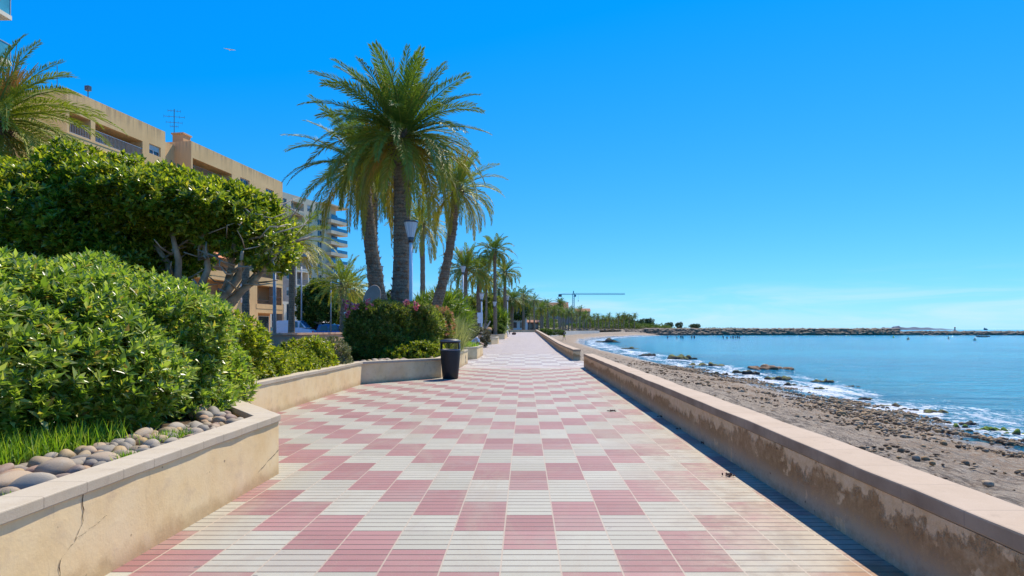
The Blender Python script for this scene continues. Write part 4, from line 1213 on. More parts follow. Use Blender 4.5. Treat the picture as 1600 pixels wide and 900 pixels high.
# ------------------------------------------------------------------ shrubs and trees
def shrub(name, label, ells, dens_, k, L, W, mat, cat='shrub', seed=1, stems=7, zb=0.40, group=None, r0=0.03, **kw):
    c0 = ells[0][0]
    root = thing(name, label, cat, (c0[0], c0[1], zb), 0, group)
    E = [((c[0] - c0[0], c[1] - c0[1], c[2] - zb), r) for c, r in ells]
    kw.setdefault('zmin', -0.02)
    f = crown('foliage', E, dens_, k, L, W, mat, root, seed, **kw)
    if stems: branches('stems', (0, 0, -0.05), E, stems, M['twig'], root, seed, r0)
    return root

HEDGE = [((-4.45, 2.7, 0.85), (1.42, 1.9, 0.72)), ((-4.18, 4.5, 0.88), (1.30, 1.5, 0.83)), ((-3.95, 5.7, 0.82), (1.10, 1.0, 0.76)), ((-4.35, 6.2, 0.95), (0.75, 0.9, 0.86)), ((-5.6, 4.6, 1.0), (1.7, 2.5, 0.88)), ((-4.5, 0.6, 0.8), (1.35, 1.5, 0.65)), ((-3.75, 6.5, 0.62), (0.6, 0.5, 0.5))]
shrub('hedge', 'large dense glossy green hedge filling the near planter behind the cobbles', HEDGE, 185, 10, 0.080, 0.029, M['hedge'], 'hedge', 2, 26, 0.41, None, 0.022, p=2.5, layers=((1.0, 1.0), (0.9, 0.75), (0.74, 0.45)), lump=0.10, spread=(0.25, 1.35), up=1.0)

# low shrubs behind the second wall
shrub('shrub', 'bright yellowish green shrub right of the big hedge', [((-4.2, 8.3, 0.80), (0.5, 0.9, 0.52)), ((-4.0, 9.0, 0.62), (0.30, 0.45, 0.30)), ((-4.3, 7.3, .8), (.5, .6, .50))], 120, 9, 0.085, 0.036, M['yshrub'], 'shrub', 3, 12, 0.41, lump=0.12)
shrub('shrub', 'yellow tipped shrub in the middle of the second planter', [((-4.1, 11.3, 0.64), (0.40, 0.58, 0.33)), ((-4.0, 10.3, 0.52), (0.32, 0.5, 0.16))], 120, 9, 0.08, 0.034, M['yshrub'], 'shrub', 4, 10, 0.41, lump=0.14)
shrub('shrub', 'grey green shrub at the corner before the oleander', [((-4.05, 12.3, 0.62), (0.40, 0.55, 0.36))], 150, 9, 0.06, 0.018, M['olive'], 'shrub', 5, 8, 0.41, lump=0.1)
shrub('shrub', 'low fine leaved green shrub along the second wall under the yellowish shrubs', [((-3.98, 9.0, 0.55), (0.26, 1.3, 0.28)), ((-3.98, 10.9, 0.55), (0.26, 1.0, 0.25))], 160, 8, 0.055, 0.016, M['yshrub'], 'shrub', 6, 8, 0.41)

# oleander and companions
OL = [((-3.75, 15.9, 1.08), (0.72, 0.75, 0.74)), ((-2.95, 16.6, 1.08), (0.62, 0.8, 0.74)), ((-4.15, 15.6, 1.05), (0.45, 0.6, 0.70))]
ol = shrub('oleander', 'clipped dark oleander with pink flowers at its top left behind the litter bin', OL, 190, 8, 0.11, 0.024, M['oleander'], 'oleander', 7, 16, 0.41, p=3.0, lump=0.06, layers=((1.0, 1.0), (0.85, 0.7)))
zt = ol.location
rng = np.random.default_rng(17)
P, N = blob_points([((c[0] - zt.x, c[1] - zt.y, c[2] - zt.z), r) for c, r in OL], 150, rng, 3.0, ((1.03, 1.0),))
N = norm(N + np.array([0, 0, 0.8]))
k = P[:, 2] > 1.12 + rng.normal(0, 0.12, len(P))
V, Fs = rosettes(P[k], N[k], 7, 0.11, 0.026, rng)
mesh_obj('young_shoots', V, Fs, M['oltop'], ol)
ctr = np.array([(-4.42, 14.90, 1.80), (-4.2, 14.86, 1.77), (-4.4, 14.86, 1.55), (-3.95, 14.98, 1.86), (-3.1, 15.68, 1.88), (-2.85, 15.66, 1.79)]) - np.array(zt)
for q in ctr:
    C = q + rng.normal(0, 0.05, (9, 3))
    V, Fs = rosettes(C, rng.normal(0, 1, C.shape) + np.array([0, -1, 1]), 6, 0.06, 0.055, rng, (0.6, 1.3))
    mesh_obj('flower_cluster', V, Fs, M['pinkf'], ol)
sa = shrub('shrub', 'bush flushed with reddish young shoots at the right of the oleander', [((-2.75, 18.6, 1.0), (0.52, 1.2, 0.78)), ((-2.55, 17.4, 1.05), (0.42, 0.6, 0.72))], 150, 8, 0.09, 0.026, M['oltop'], 'shrub', 8, 8, 0.41)
zs = sa.location
P, N = blob_points([((0, 0, 0.59), (0.54, 1.2, 0.80)), ((0.2, -1.2, 0.64), (.45, .62, .74))], 38, rng, 2.3, ((1.04, 1.0),))
k = (N[:, 2] > 0.0)
V, Fs = rosettes(P[k], N[k], 7, 0.085, 0.03, rng)
mesh_obj('red_shoots', V, Fs, M['salmon'], sa)
shrub('shrub', 'low yellow green bush at the foot of the oleander beside the bin', [((-2.85, 15.45, 0.56), (0.46, 0.36, 0.28)), ((-2.45, 15.9, 0.54), (0.26, 0.35, 0.24)), ((-3.3, 15.05, 0.5), (0.3, 0.25, 0.2))], 130, 8, 0.075, 0.022, M['yshrub'], 'shrub', 9, 6, 0.41, lump=0.25)

def tuft(name, label, spots, n, hgt, spread, w, mat, cat, seed=1, kind=None, group=None):
    """thin arching blades"""
    r = np.random.default_rng(seed)
    spots = np.array(spots, float)
    P = spots[r.integers(0, len(spots), n)] + np.concatenate([r.normal(0, spread, (n, 2)), np.zeros((n, 1))], 1)
    a = r.uniform(0, 6.28, n); le = np.abs(r.normal(0, 0.38, n)) + 0.1
    A = np.stack([np.cos(a) * np.sin(le), np.sin(a) * np.sin(le), np.cos(le)], -1)
    U = np.stack([-np.sin(a), np.cos(a), np.zeros(n)], -1)
    V, Fs = leaves(P, A, np.cross(A, U), hgt * r.uniform(0.5, 1.15, n), np.full(n, w), 0.1)
    o = mesh_obj(name, V, Fs, mat)
    return tag(o, label, cat, group, kind)

tuft('feather_grass', 'pale feathery grass clump spilling over the wall right of the bin', [(-2.25, 19.2, 0.42), (-2.2, 18.4, 0.42), (-2.35, 19.8, 0.42), (-2.5, 18.9, 0.42)], 1500, 1.25, 0.13, 0.016, M['feather'], 'ornamental grass', 3)
sp = [(-2.98 - 0.05 * (i % 6) + 0.22 * math.sin(i * 5), 3.15 + 0.045 * i, 0.41) for i in range(22)]
tuft('grass', None, sp, 3200, 0.21, 0.075, 0.006, M['lawn'], None, 4, 'stuff')
tuft('weed', 'small green weed growing between cobbles close to the near coping, left one', [(-2.27, 2.56, 0.43)], 110, 0.07, 0.035, 0.005, M['lawn'], 'weed', 5)
tuft('weed', 'small green weed growing against the coping in the middle of the cobbles', [(-2.28, 3.42, 0.43)], 130, 0.08, 0.03, 0.005, M['lawn'], 'weed', 6)
tuft('weed', 'low green weed patch among the cobbles below the hedge front', [(-2.4, 3.95, 0.43), (-2.42, 4.05, 0.43), (-2.38, 4.13, 0.43)], 300, 0.09, 0.035, 0.006, M['lawn'], 'weed', 7)
tuft('grass_clump', 'bright green grass in the small pointed planter by the seated man', [(-2.4, 24.6, 0.42), (-2.3, 25.3, 0.42), (-2.5, 25.0, 0.42)], 1200, 0.3, 0.16, 0.012, M['lawn'], 'grass clump', 8)

# the round pruned tree behind the hedge
T0 = (-6.05, 11.2, 0.3)
TE = [((-8.35, 11.3, 3.10), (1.95, 2.0, 1.24)), ((-6.75, 11.1, 3.36), (1.4, 1.8, 0.66)), ((-9.9, 11.4, 2.75), (1.9, 1.9, 1.12)), ((-5.55, 10.9, 3.22), (1.0, 1.3, 0.52)), ((-4.75, 10.9, 2.76), (0.50, 0.9, 0.44)), ((-4.50, 10.7, 2.50), (0.30, 0.6, 0.24)), ((-11.4, 11.4, 2.5), (1.2, 1.5, 1.1)), ((-7.35, 10.8, 2.42), (0.95, 1.3, 0.62)), ((-8.6, 10.9, 2.2), (1.2, 1.4, 0.7))]
tree = thing('round_tree', 'broad flat topped evergreen tree with twisting grey limbs behind the hedge', 'tree', T0)
E = [((c[0] - T0[0], c[1] - T0[1], c[2] - T0[2]), r) for c, r in TE]
crown('outer_crown', E[4:6], 34, 8, 0.115, 0.048, M['ficus'], tree, 22, p=2.2, layers=((1.0, 1.0), (0.8, 0.8)), lump=0.2, up=1.0)
crown('crown', E[:4] + E[6:], 62, 9, 0.125, 0.052, M['ficus'], tree, 21, p=2.2, layers=((1.0, 1.0), (0.9, 0.8), (0.75, 0.4)), lump=0.09, up=1.0)
mb = MB(); rnd = random.Random(9)
tips = [(1.75, -0.9, 2.15), (1.55, -0.3, 2.4), (1.1, -1.0, 2.5), (0.6, -1.1, 2.6), (0.1, -1.2, 2.7), (-0.5, -1.0, 2.7), (-1.2, -0.9, 2.6), (-2.0, -0.5, 2.7), (-2.8, -0.2, 2.5), (-1.3, 0.8, 2.8), (0.8, 0.7, 2.7), (1.3, -1.15, 2.2)]
for i, tp in enumerate(tips):
    b = Vector((-0.25 + 0.05 * (i % 4), 0.05 * (i % 3), -0.1)); tp = Vector(tp)
    m1 = b.lerp(tp, 0.33) + Vector((rnd.gauss(0, .08), rnd.gauss(0, .08), 0.55)); m2 = b.lerp(tp, 0.68) + Vector((rnd.gauss(0, .08), rnd.gauss(0, .08), 0.28 + rnd.gauss(0, .05)))
    mb.tube([b, b + Vector((tp.x * 0.08, tp.y * 0.08, 0.8)), m1, m2, tp], [0.13, 0.105, 0.085, 0.055, 0.025], 8)
    for k in range(9):
        s0 = m1.lerp(tp, rnd.uniform(0.1, 0.95)); e0 = s0 + Vector((rnd.gauss(0.15, .35), rnd.gauss(-.1, .35), rnd.gauss(0.15, .2)))
        mb.tube([s0, s0.lerp(e0, 0.5) + Vector((rnd.gauss(0, .05), 0, rnd.gauss(0.03, .05))), e0], [0.022, 0.016, 0.007], 5)
# bare outer twigs at its right tip
for i in range(60):
    s0 = Vector((rnd.uniform(0.0, 1.9), rnd.uniform(-1.2, 0.3), rnd.uniform(2.2, 3.1))); e0 = s0 + Vector((rnd.uniform(0, .45), rnd.gauss(0, .3), rnd.gauss(.1, .25)))
    mb.tube([s0, s0.lerp(e0, .5) + Vector((0, rnd.gauss(0, .06), rnd.gauss(0, .06))), e0], [0.014, 0.01, 0.005], 4)
mb.build('trunk', M['wood'], tree, True)

def big_tree(name, label, px, Y, z0, ells, mat, seed, dens_=10, k=8, L=0.3, W=0.12, group=None):
    x = (px - 820) / F * Y
    root = thing(name, label, 'tree', (x, Y, z0), 0, group)
    crown('crown', ells, dens_, k, L, W, mat, root, seed, p=2.1, lump=0.16, layers=((1.0, 1.0), (0.8, 0.8)))
    mb = MB(); rnd = random.Random(seed)
    top = max(ells, key=lambda e: e[0][2])[0]
    mb.tube([(0, 0, -0.9), (0.05, 0, top[2] * 0.5), (top[0] * 0.5, 0, top[2] * 0.8)], [0.22, 0.16, 0.08], 8)
    for c, r in ells: mb.tube([(0, 0, top[2] * 0.35), (c[0] * 0.5, c[1] * 0.5, c[2] * 0.7), c], [0.13, 0.09, 0.03], 6)
    mb.build('trunk', M['wood'], root, True)
    return root
big_tree('broad_tree', 'dark green broad tree right of the apartment block with the green awning', 500, 62, 0, [((-.6, 0, 4.2), (1.5, 1.5, 1.7)), ((.7, 0, 3.4), (1.3, 1.4, 1.4)), ((-1.3, 0, 2.8), (1.0, 1.2, 1.2)), ((.2, .3, 5.2), (1.1, 1.1, .9))], M['tree_a'], 31, 12)
big_tree('broad_tree', 'yellow green tree behind the young upright palm', 545, 75, 0.3, [((-1, 0, 3.6), (1.8, 1.6, 1.9)), ((1.3, 0, 3.4), (1.9, 1.6, 2.0)), ((3.2, 0, 3.8), (1.5, 1.5, 1.9))], M['tree_b'], 32, 10)
big_tree('broad_tree', 'green tree between the bowed palm and the sculpture', 590, 70, 0.3, [((-.6, 0, 3.4), (1.6, 1.5, 1.9)), ((1.4, 0, 3.0), (1.5, 1.5, 1.9))], M['tree_a'], 33, 10)
big_tree('broad_tree', 'yellowish round tree left of the four far palms', 722, 66, 0.3, [((-.4, 0, 2.9), (1.3, 1.4, 1.8)), ((.9, 0, 2.6), (1.0, 1.1, 1.4)), ((-1.6, 0, 2.6), (1.1, 1.2, 1.5))], M['tree_b'], 34, 12)
big_tree('broad_tree', 'dark tree behind the leaning palm and the fan palm thicket', 690, 72, 0.3, [((-1.5, 0, 3.4), (1.8, 1.5, 1.6)), ((.6, 0, 3.2), (1.6, 1.5, 1.7))], M['tree_a'], 35, 10)
big_tree('broad_tree', 'dark leafy tree low behind the parasols', 515, 84, 0.3, [((-1.5, 0, 2.6), (2.0, 1.5, 2.0)), ((1.6, 0, 3.0), (2.0, 1.6, 2.3))], M['tree_a'], 36, 8)
for i, (px, Y) in enumerate([(757, 104), (800, 128), (770, 116), (735, 112)]):
    big_tree('broad_tree', 'green tree standing behind the far lamps and palms', px, Y, 0.8, [((-1, 0, 3.6), (2.2, 1.6, 1.9)), ((1.6, 0, 4.2), (2.0, 1.6, 1.8)), ((.2, 0, 5.4), (1.4, 1.3, 1.2))], M['tree_a' if i % 2 else 'tree_b'], 37 + i, 7, group='trees behind the far lamps')

# fan palm thicket and the bushes by the far planters
def fan_thicket(label, px, Y, hw, hgt, n, seed, L=0.9):
    x = (px - 820) / F * Y
    root = thing('fan_palm', label, 'fan palm', (x, Y, 0.3))
    r = np.random.default_rng(seed)
    PP = []; NN = []; mb = MB()
    for i in range(n):
        a = r.uniform(0, 6.28); rad = hw * math.sqrt(r.random()); zt = hgt * (0.35 + 0.65 * r.random()) * (1 - 0.35 * (rad / hw) ** 2)
        p = np.array([rad * math.cos(a), rad * math.sin(a), zt])
        mb.tube([(p[0] * 0.4, p[1] * 0.4, -0.4), (p[0] * 0.8, p[1] * 0.8, zt * 0.6), tuple(p)], [0.03, 0.022, 0.012], 4, False)
        PP.append(p); NN.append([p[0] / hw * 0.9 + r.normal(0, .3), p[1] / hw * 0.9 - 0.25 + r.normal(0, .3), 0.8])
    V, Fs = rosettes(np.array(PP), np.array(NN), 22, L, 0.055, r, (0.15, 1.3), 0.15)
    mesh_obj('fronds', V, Fs, M['fanpalm'], root)
    mb.build('stems', M['twig'], root)
fan_thicket('bright green fan palm thicket right of the tall lamp post', 688, 30, 1.35, 2.75, 120, 51, 0.75)
fan_thicket('tall bushy palm clump in the far planter beside the boulder', 778, 62, 0.85, 3.3, 80, 52, 0.8)
fan_thicket('small dark palm tuft seen between bowed palm and tallest palm', 606, 38, 0.4, 2.9, 20, 53, 0.7)
shrub('bush', 'dry grey brown bush by the signs left of the far lamps', [((-3.45, 38, 0.75), (0.75, 0.8, 0.65)), ((-2.75, 38.3, 0.68), (0.5, 0.6, 0.55))], 60, 8, 0.11, 0.03, M['brownbush'], 'shrub', 61, 8, 0.1)
shrub('bush', 'rounded green bush hanging over the far planter edge', [((-2.65, 59, 1.0), (0.6, 0.8, 0.7))], 50, 8, 0.16, 0.05, M['tree_a'], 'shrub', 62, 6, 0.7)
shrub('bush', 'olive bush behind the fan palm thicket', [((-4.6, 36, 1.2), (1.2, 1.0, 1.1)), ((-3.7, 35, 1.3), (0.9, 0.9, 1.0))], 40, 8, 0.16, 0.045, M['olive'], 'shrub', 63, 8, 0.1)
# a grass mound in the lamp planter
mb = MB(); mb.lathe([(0.001, 0.10), (0.5, 0.07), (0.85, 0.0)], 24)
o = mb.build('lawn_mound', plain('lawn_turf', (0.16, 0.21, 0.04), 0.9, 0, 0.4, 20, 0.5), None, True); o.location = (-3.0, 44.9, 0.50); tag(o, 'low turf mound in the planter with the slim lamp post', 'lawn')

# far wooded slope and pines
r = np.random.default_rng(71)
PP = []
for i in range(1500):
    Y = r.uniform(360, 640); px = 700 + 270 * r.random() ** 0.8
    x = (px - 820) / F * Y
    hg = 30 * min(1, max(0, (Y - 330) / 320)) * min(1, max(0.0, (965 - px) / 130))
    z = 0.9 + hg * (0.75 + 0.25 * math.sin(x * 0.021 + 1) * math.sin(Y * 0.013))
    if math.sin(px * 0.11 + Y * 0.02) + r.normal(0, .6) > -0.2: PP.append((x, Y, z + r.uniform(0.2, 2.0)))
for i in range(420):
    Y = r.uniform(338, 400); px = r.uniform(905, 1045) 
    hm = np.interp(px, [905, 975, 1045], [6.0, 4.5, 0.8])
    PP.append(((px - 820) / F * Y, Y, 0.8 + hm * r.random()))
PP = np.array(PP)
C = np.repeat(PP, 16, 0) + r.normal(0, 1, (len(PP) * 16, 3)) * np.array([1.6, 1.6, 0.9])
V, Fs = rosettes(C, r.normal(0, 1, C.shape) + np.array([0, -.5, 1.0]), 6, 0.9, 0.4, r)
o = mesh_obj('hillside_wood', V, Fs, M['tree_a']); o['kind'] = 'stuff'
C = []
for i in range(260):
    x = r.uniform(14, 118); Y = np.interp(x, [14, 30, 52, 66, 118], [232, 262, 300, 312, 319]) + r.uniform(-1.5, 22)
    C.append((x, Y, 1.1 + r.uniform(0.1, 0.5)))
C = np.repeat(np.array(C), 14, 0) + r.normal(0, 1, (260 * 14, 3)) * np.array([1.0, 0.7, 0.3])
V, Fs = rosettes(C, r.normal(0, 1, C.shape) + np.array([0, -.3, 1.0]), 5, 0.45, 0.2, r)
o = mesh_obj('dune_scrub', V, Fs, M['scrub']); o['kind'] = 'stuff'
def pine(label, px, Y, top, w, base=513.5, seed=1):
    z1 = CAMZ + (515 - top) / F * Y; zb = 0.6; hw = w / F * Y / 2; hh = z1 - zb
    big_tree('pine_tree', label, px, Y, zb, [((-hw * .35, 0, hh * .66), (hw * .6, hw * .6, hh * .27)), ((hw * .4, 0, hh * .70), (hw * .55, hw * .55, hh * .28)), ((0, 0, hh * .55), (hw * .7, hw * .6, hh * .25))], M['pine'], seed, 1.6, 7, 0.8, 0.22)
pine('large dark pine at the right end of the palm walk', 977, 360, 492, 26, seed=81)
pine('dark pine above a white house right of the palm walk', 1010, 370, 498, 24, seed=82)
pine('lower grey green pine between the two large dark pines', 993, 380, 501, 16, seed=83)
pine('small pine alone before the breakwater, left of three', 1045, 420, 504, 13, seed=84)
pine('small pine before the breakwater, middle of three', 1061, 420, 504, 11, seed=85)
pine('small wide pine on the spit, right of three', 1086, 430, 506.5, 16, seed=86)
# ================================================================== buildings
def window(root, y0, y1, z0, z1, x=-0.16, blind=0.0, glass='window', frame='frame'):
    w = MB()
    f = 0.06
    w.box(x - 0.03, x + 0.03, y0, y0 + f, z0, z1); w.box(x - 0.03, x + 0.03, y1 - f, y1, z0, z1)
    w.box(x - 0.03, x + 0.03, y0 + f, y1 - f, z0, z0 + f); w.box(x - 0.03, x + 0.03, y0 + f, y1 - f, z1 - f, z1)
    ym = (y0 + y1) / 2; w.box(x - 0.025, x + 0.025, ym - 0.03, ym + 0.03, z0 + f, z1 - f)
    o = w.build('window', M[frame], root)
    MB().box(x - 0.02, x - 0.008, y0 + f, y1 - f, z0 + f, z1 - f).build('pane', M[glass], o)
    if blind > 0:
        MB().box(x + 0.034, x + 0.05, y0 + f, y1 - f, z1 - f - (z1 - z0) * blind, z1 - f).build('blind', M['blind'], o)
    return o


def railing(root, y0, y1, z0, h, x, mat, step=0.14):
    w = MB()
    w.box(x - 0.025, x + 0.025, y0, y1, z0 + h - 0.05, z0 + h); w.box(x - 0.02, x + 0.02, y0, y1, z0 + 0.06, z0 + 0.10)
    n = max(2, int((y1 - y0) / step))
    for i in range(n + 1):
        y = y0 + (y1 - y0) * i / n
        w.box(x - 0.012, x + 0.012, y - 0.012, y + 0.012, z0 + 0.10, z0 + h - 0.05)
    return w.build('railing', mat, root)


def facade(name, label, loc, ang, depth, levels, bays, wall_m, in_m, cat='building', rail_m=None, parapet=1.2, slab_m=None, back=1.7):
    """bays: [(y0, y1, [cell per level])]; cells: W wall, w window, b window with blind, L loggia, P loggia with solid parapet, S screened loggia, G grey panel window"""
    root = thing(name, label, cat, loc, ang)
    y_end = bays[-1][1]; top = levels[-1]
    core = MB(); core.box(-depth, -back, bays[0][0], y_end, -0.1, top + parapet - 0.02)
    wl = MB(); sl = MB(); inn = MB(); gp = MB(); has_g = has_s = False
    wl.box(-back, 0.0, bays[0][0], y_end, top, top + parapet)
    for (y0, y1, cells) in bays:
        for i, c in enumerate(cells):
            z0, z1 = levels[i], levels[i + 1]
            tgt = gp if c == 'G' else wl
            if c == 'W': wl.box(-back, 0, y0, y1, z0, z1)
            elif c in 'wbG':
                ww = min(1.8, (y1 - y0) * 0.55); a = (y0 + y1 - ww) / 2; b = a + ww; s = z0 + 0.95; t = z1 - 0.35
                if c == 'G': has_g = True
                tgt.box(-0.35, 0, y0, a, z0, z1); tgt.box(-0.35, 0, b, y1, z0, z1); tgt.box(-0.35, 0, a, b, z0, s); tgt.box(-0.35, 0, a, b, t, z1)
                inn.box(-back, -0.40, y0, y1, z0, z1)
                window(root, a + 0.01, b - 0.01, s + 0.01, t - 0.01, -0.2, 0.5 if c == 'b' else (0.35 if c == 'G' else 0))
            elif c in 'LPSO':
                wl.box(-back, 0.0, y0, y1, z1 - 0.42, z1 - 0.003)
                MB().box(-back, 0.03, y0 + 0.002, y1 - 0.002, z0 - 0.002, z0 + (0.55 if c in 'PS' else 0.16)).build('balcony_slab', slab_m or wall_m, root)
                wl.box(-back, 0, y0, y0 + 0.22, z0 + (0.55 if c in 'PS' else 0.16), z1 - 0.42); wl.box(-back, 0, y1 - 0.22, y1, z0 + (0.55 if c in 'PS' else 0.16), z1 - 0.42)
                inn.box(-back - 0.02, -back + 0.02, y0 + 0.22, y1 - 0.22, z0, z1 - 0.42)
                window(root, y0 + 0.5, y0 + 0.5 + min(2.2, (y1 - y0) * 0.4), z0 + 0.25, z1 - 0.6, -back + 0.07, 0.0, 'window', 'frame')
                if c in 'LP' and rail_m: railing(root, y0 + 0.22, y1 - 0.22, z0 + (0.5 if c == 'P' else 0.12), 0.5 if c == 'P' else 1.0, -0.06, rail_m)
                if c == 'S':
                    q = MB(); ya = (y0 + y1) / 2
                    for k in range(12):
                        yy = ya + (y1 - 0.3 - ya) * k / 11; q.box(-0.08, -0.03, yy - 0.03, yy + 0.03, z0 + 0.55, z1 - 0.42)
                    q.box(-0.09, -0.02, ya, y1 - 0.3, z0 + 1.5, z0 + 1.58)
                    q.build('screen', M['brownrail'], root)
                    if rail_m: railing(root, y0 + 0.22, ya, z0 + 0.5, 0.55, -0.06, rail_m)
            elif c == 'D':    # dark ground floor opening
                wl.box(-back, 0, y0, y0 + 0.35, z0, z1); wl.box(-back, 0, y0 + 0.35, y1, z1 - 0.5, z1)
                inn.box(-back - 0.01, -back + 0.02, y0 + 0.35, y1, z0, z1 - 0.5)
                window(root, y0 + 0.8, y1 - 0.4, z0 + 0.9, z1 - 0.8, -back + 0.08)
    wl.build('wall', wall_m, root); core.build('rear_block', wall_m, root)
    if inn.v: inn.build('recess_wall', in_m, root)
    if has_g: gp.build('grey_panel', M['greypanel'], root)
    return root

ANG1 = -math.atan(0.136)
LV = [0, 3.7, 6.9, 10.1, 13.3, 16.5, 18.7]
near_cells = ['W', 'b', 'w', 'b', 'w', 'w']
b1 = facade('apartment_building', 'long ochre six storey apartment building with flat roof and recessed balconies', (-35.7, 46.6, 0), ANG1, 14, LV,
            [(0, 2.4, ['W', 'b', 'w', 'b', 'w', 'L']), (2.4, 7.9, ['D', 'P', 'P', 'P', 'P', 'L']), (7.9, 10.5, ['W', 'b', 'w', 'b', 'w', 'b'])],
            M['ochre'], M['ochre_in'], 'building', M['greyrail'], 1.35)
def on_b1(name, x, y0, levels, bays, extra):
    return None
# second, slightly projecting half of the same block
b1b = facade('wing', None, (0, 0, 0), 0, 14, LV,
             [(12.9, 19.6, ['D', 'P', 'P', 'P', 'P', 'L']), (19.6, 24.0, ['W', 'b', 'b', 'w', 'b', 'w']), (24.0, 29.8, ['D', 'S', 'P', 'S', 'P', 'w'])],
             M['ochre'], M['ochre_in'], None, M['brownrail'], 1.2)
for ch in list(b1b.children):
    ch.parent = b1; ch.matrix_parent_inverse = Matrix.Translation((0.9, 0, 0))
bpy.data.objects.remove(b1b)
mb = MB(); mb.box(-14, -0.9, 10.5, 12.9, -0.1, 19.5); mb.build('link_wall', M['ochre'], b1)
for y0_, z0_ in ((13.6, 9.55), (25.0, 12.8)):
    mb = MB(); mb.add([(0.92, y0_, z0_), (0.92, y0_ + 3.4, z0_), (1.9, y0_ + 3.4, z0_ - 0.85), (1.9, y0_, z0_ - 0.85), (0.92, y0_, z0_ - .05), (0.92, y0_ + 3.4, z0_ - .05), (1.88, y0_ + 3.4, z0_ - .9), (1.88, y0_, z0_ - .9)],
                      [(0, 1, 2, 3), (7, 6, 5, 4), (0, 3, 7, 4), (1, 5, 6, 2), (3, 2, 6, 7), (0, 4, 5, 1)]); mb.build('awning', M['orangeawning'], b1)
for y_, z_ in ((11.3, 13.4), (11.9, 10.2), (11.3, 7.1), (21.0, 4.2)):
    MB().box(-0.9 if y_ < 20 else 0.9, -0.55 if y_ < 20 else 1.2, y_, y_ + 0.85, z_, z_ + 0.6).build('air_conditioner', M['white'], b1, bevel=.02)
mb = MB(); mb.box(-2.4, -1.2, 14.5, 15.6, 19.85, 21.2); mb.box(-2.5, -1.1, 14.4, 15.7, 21.2, 21.35); mb.build('chimney', M['ochre_in'], b1)
mb = MB(); mb.box(-4.5, -3.2, 8.6, 9.4, 19.9, 20.5); mb.box(-4.5, -3.2, 10.0, 10.6, 19.9, 20.7); mb.box(-4.8, -3.0, 11.3, 12.2, 19.4, 20.4); mb.build('roof_units', M['greyrail'], b1)
mb = MB(); mb.tube([(-2.6, 15.0, 19.8), (-2.6, 15.0, 24.0)], 0.035, 6)
for z, l in ((23.8, .55), (23.2, .9), (22.6, .7), (22.2, .35)):
    mb.tube([(-2.6 - l, 15.0 - l * .4, z), (-2.6 + l, 15.0 + l * .4, z)], 0.02, 4)
    for k in (-1, -.5, 0, .5, 1): mb.tube([(-2.6 + k * l, 15 + k * l * .4, z - 0.16), (-2.6 + k * l, 15 + k * l * .4, z + 0.16)], 0.012, 4)
mb.build('television_aerial', M['steel'], b1)
mb = MB(); mb.tube([(-2, 4.0, 19.8), (-2, 4.0, 21.9)], 0.04, 6); mb.box(-2.2, -1.8, 3.85, 4.15, 21.5, 21.9); mb.build('roof_mast', M['steel'], b1)
mb = MB(); mb.tube([(-2.5, 1.6, 19.8), (-2.5, 1.6, 22.6)], 0.025, 6); mb.build('aerial_rod', M['steel'], b1)

ANG2 = -math.radians(18)
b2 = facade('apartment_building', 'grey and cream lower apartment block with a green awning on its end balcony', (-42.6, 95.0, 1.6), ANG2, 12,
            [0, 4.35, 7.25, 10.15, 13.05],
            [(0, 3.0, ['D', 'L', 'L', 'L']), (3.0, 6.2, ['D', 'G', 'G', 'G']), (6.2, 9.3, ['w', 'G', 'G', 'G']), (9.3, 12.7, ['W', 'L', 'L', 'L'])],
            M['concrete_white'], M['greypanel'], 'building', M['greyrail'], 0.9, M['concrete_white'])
mb = MB(); mb.add([(0.05, 9.5, 6.85), (0.05, 12.6, 6.85), (1.1, 12.6, 5.75), (1.1, 9.5, 5.75), (0.05, 9.5, 6.80), (0.05, 12.6, 6.80), (1.07, 12.6, 5.72), (1.07, 9.5, 5.72)],
                  [(0, 1, 2, 3), (7, 6, 5, 4), (0, 3, 7, 4), (1, 5, 6, 2), (3, 2, 6, 7), (0, 4, 5, 1)]); mb.build('awning', M['awning'], b2)

ANG3 = -math.radians(20)
lv3 = [0] + [3.4 + 2.95 * i for i in range(11)]
b3 = facade('tower_block', 'tall beige tower block with blue glazed balconies stacked at its right edge', (-60.0, 145.0, 1.0), ANG3, 16, lv3,
            [(0, 4.5, ['W'] + ['w'] * 10), (4.5, 9.5, ['W'] + ['P'] * 10), (9.5, 13.5, ['W'] + ['b'] * 10), (13.5, 17.5, ['W'] + ['w'] * 10), (17.5, 20.2, ['W'] + ['W'] * 10)],
            M['tower'], M['ochre_in'], 'building', M['greyrail'], 1.1)
for i in range(10):
    z = lv3[i + 1]
    MB().box(-0.8, 1.7, 18.0, 25.2, z - 0.75, z + 0.12).build('balcony_slab', M['tower'], b3)
    MB().box(-1.4, -0.9, 20.2, 24.0, z + 0.12, z + 2.2).build('balcony_glazing', M['blueglass'], b3)
    MB().box(1.62, 1.66, 18.1, 25.1, z + 0.12, z + 1.0).build('balustrade', M['blueglass'], b3)
mb = MB(); mb.box(-9, -1.4, 20.2, 24.0, 0, lv3[-1] + 1.0); mb.build('side_wall', M['tower'], b3)
MB().box(-8, 1.9, 15.0, 25.4, lv3[-1] + 0.9, lv3[-1] + 1.25).build('roof_slab', M['tower'], b3)

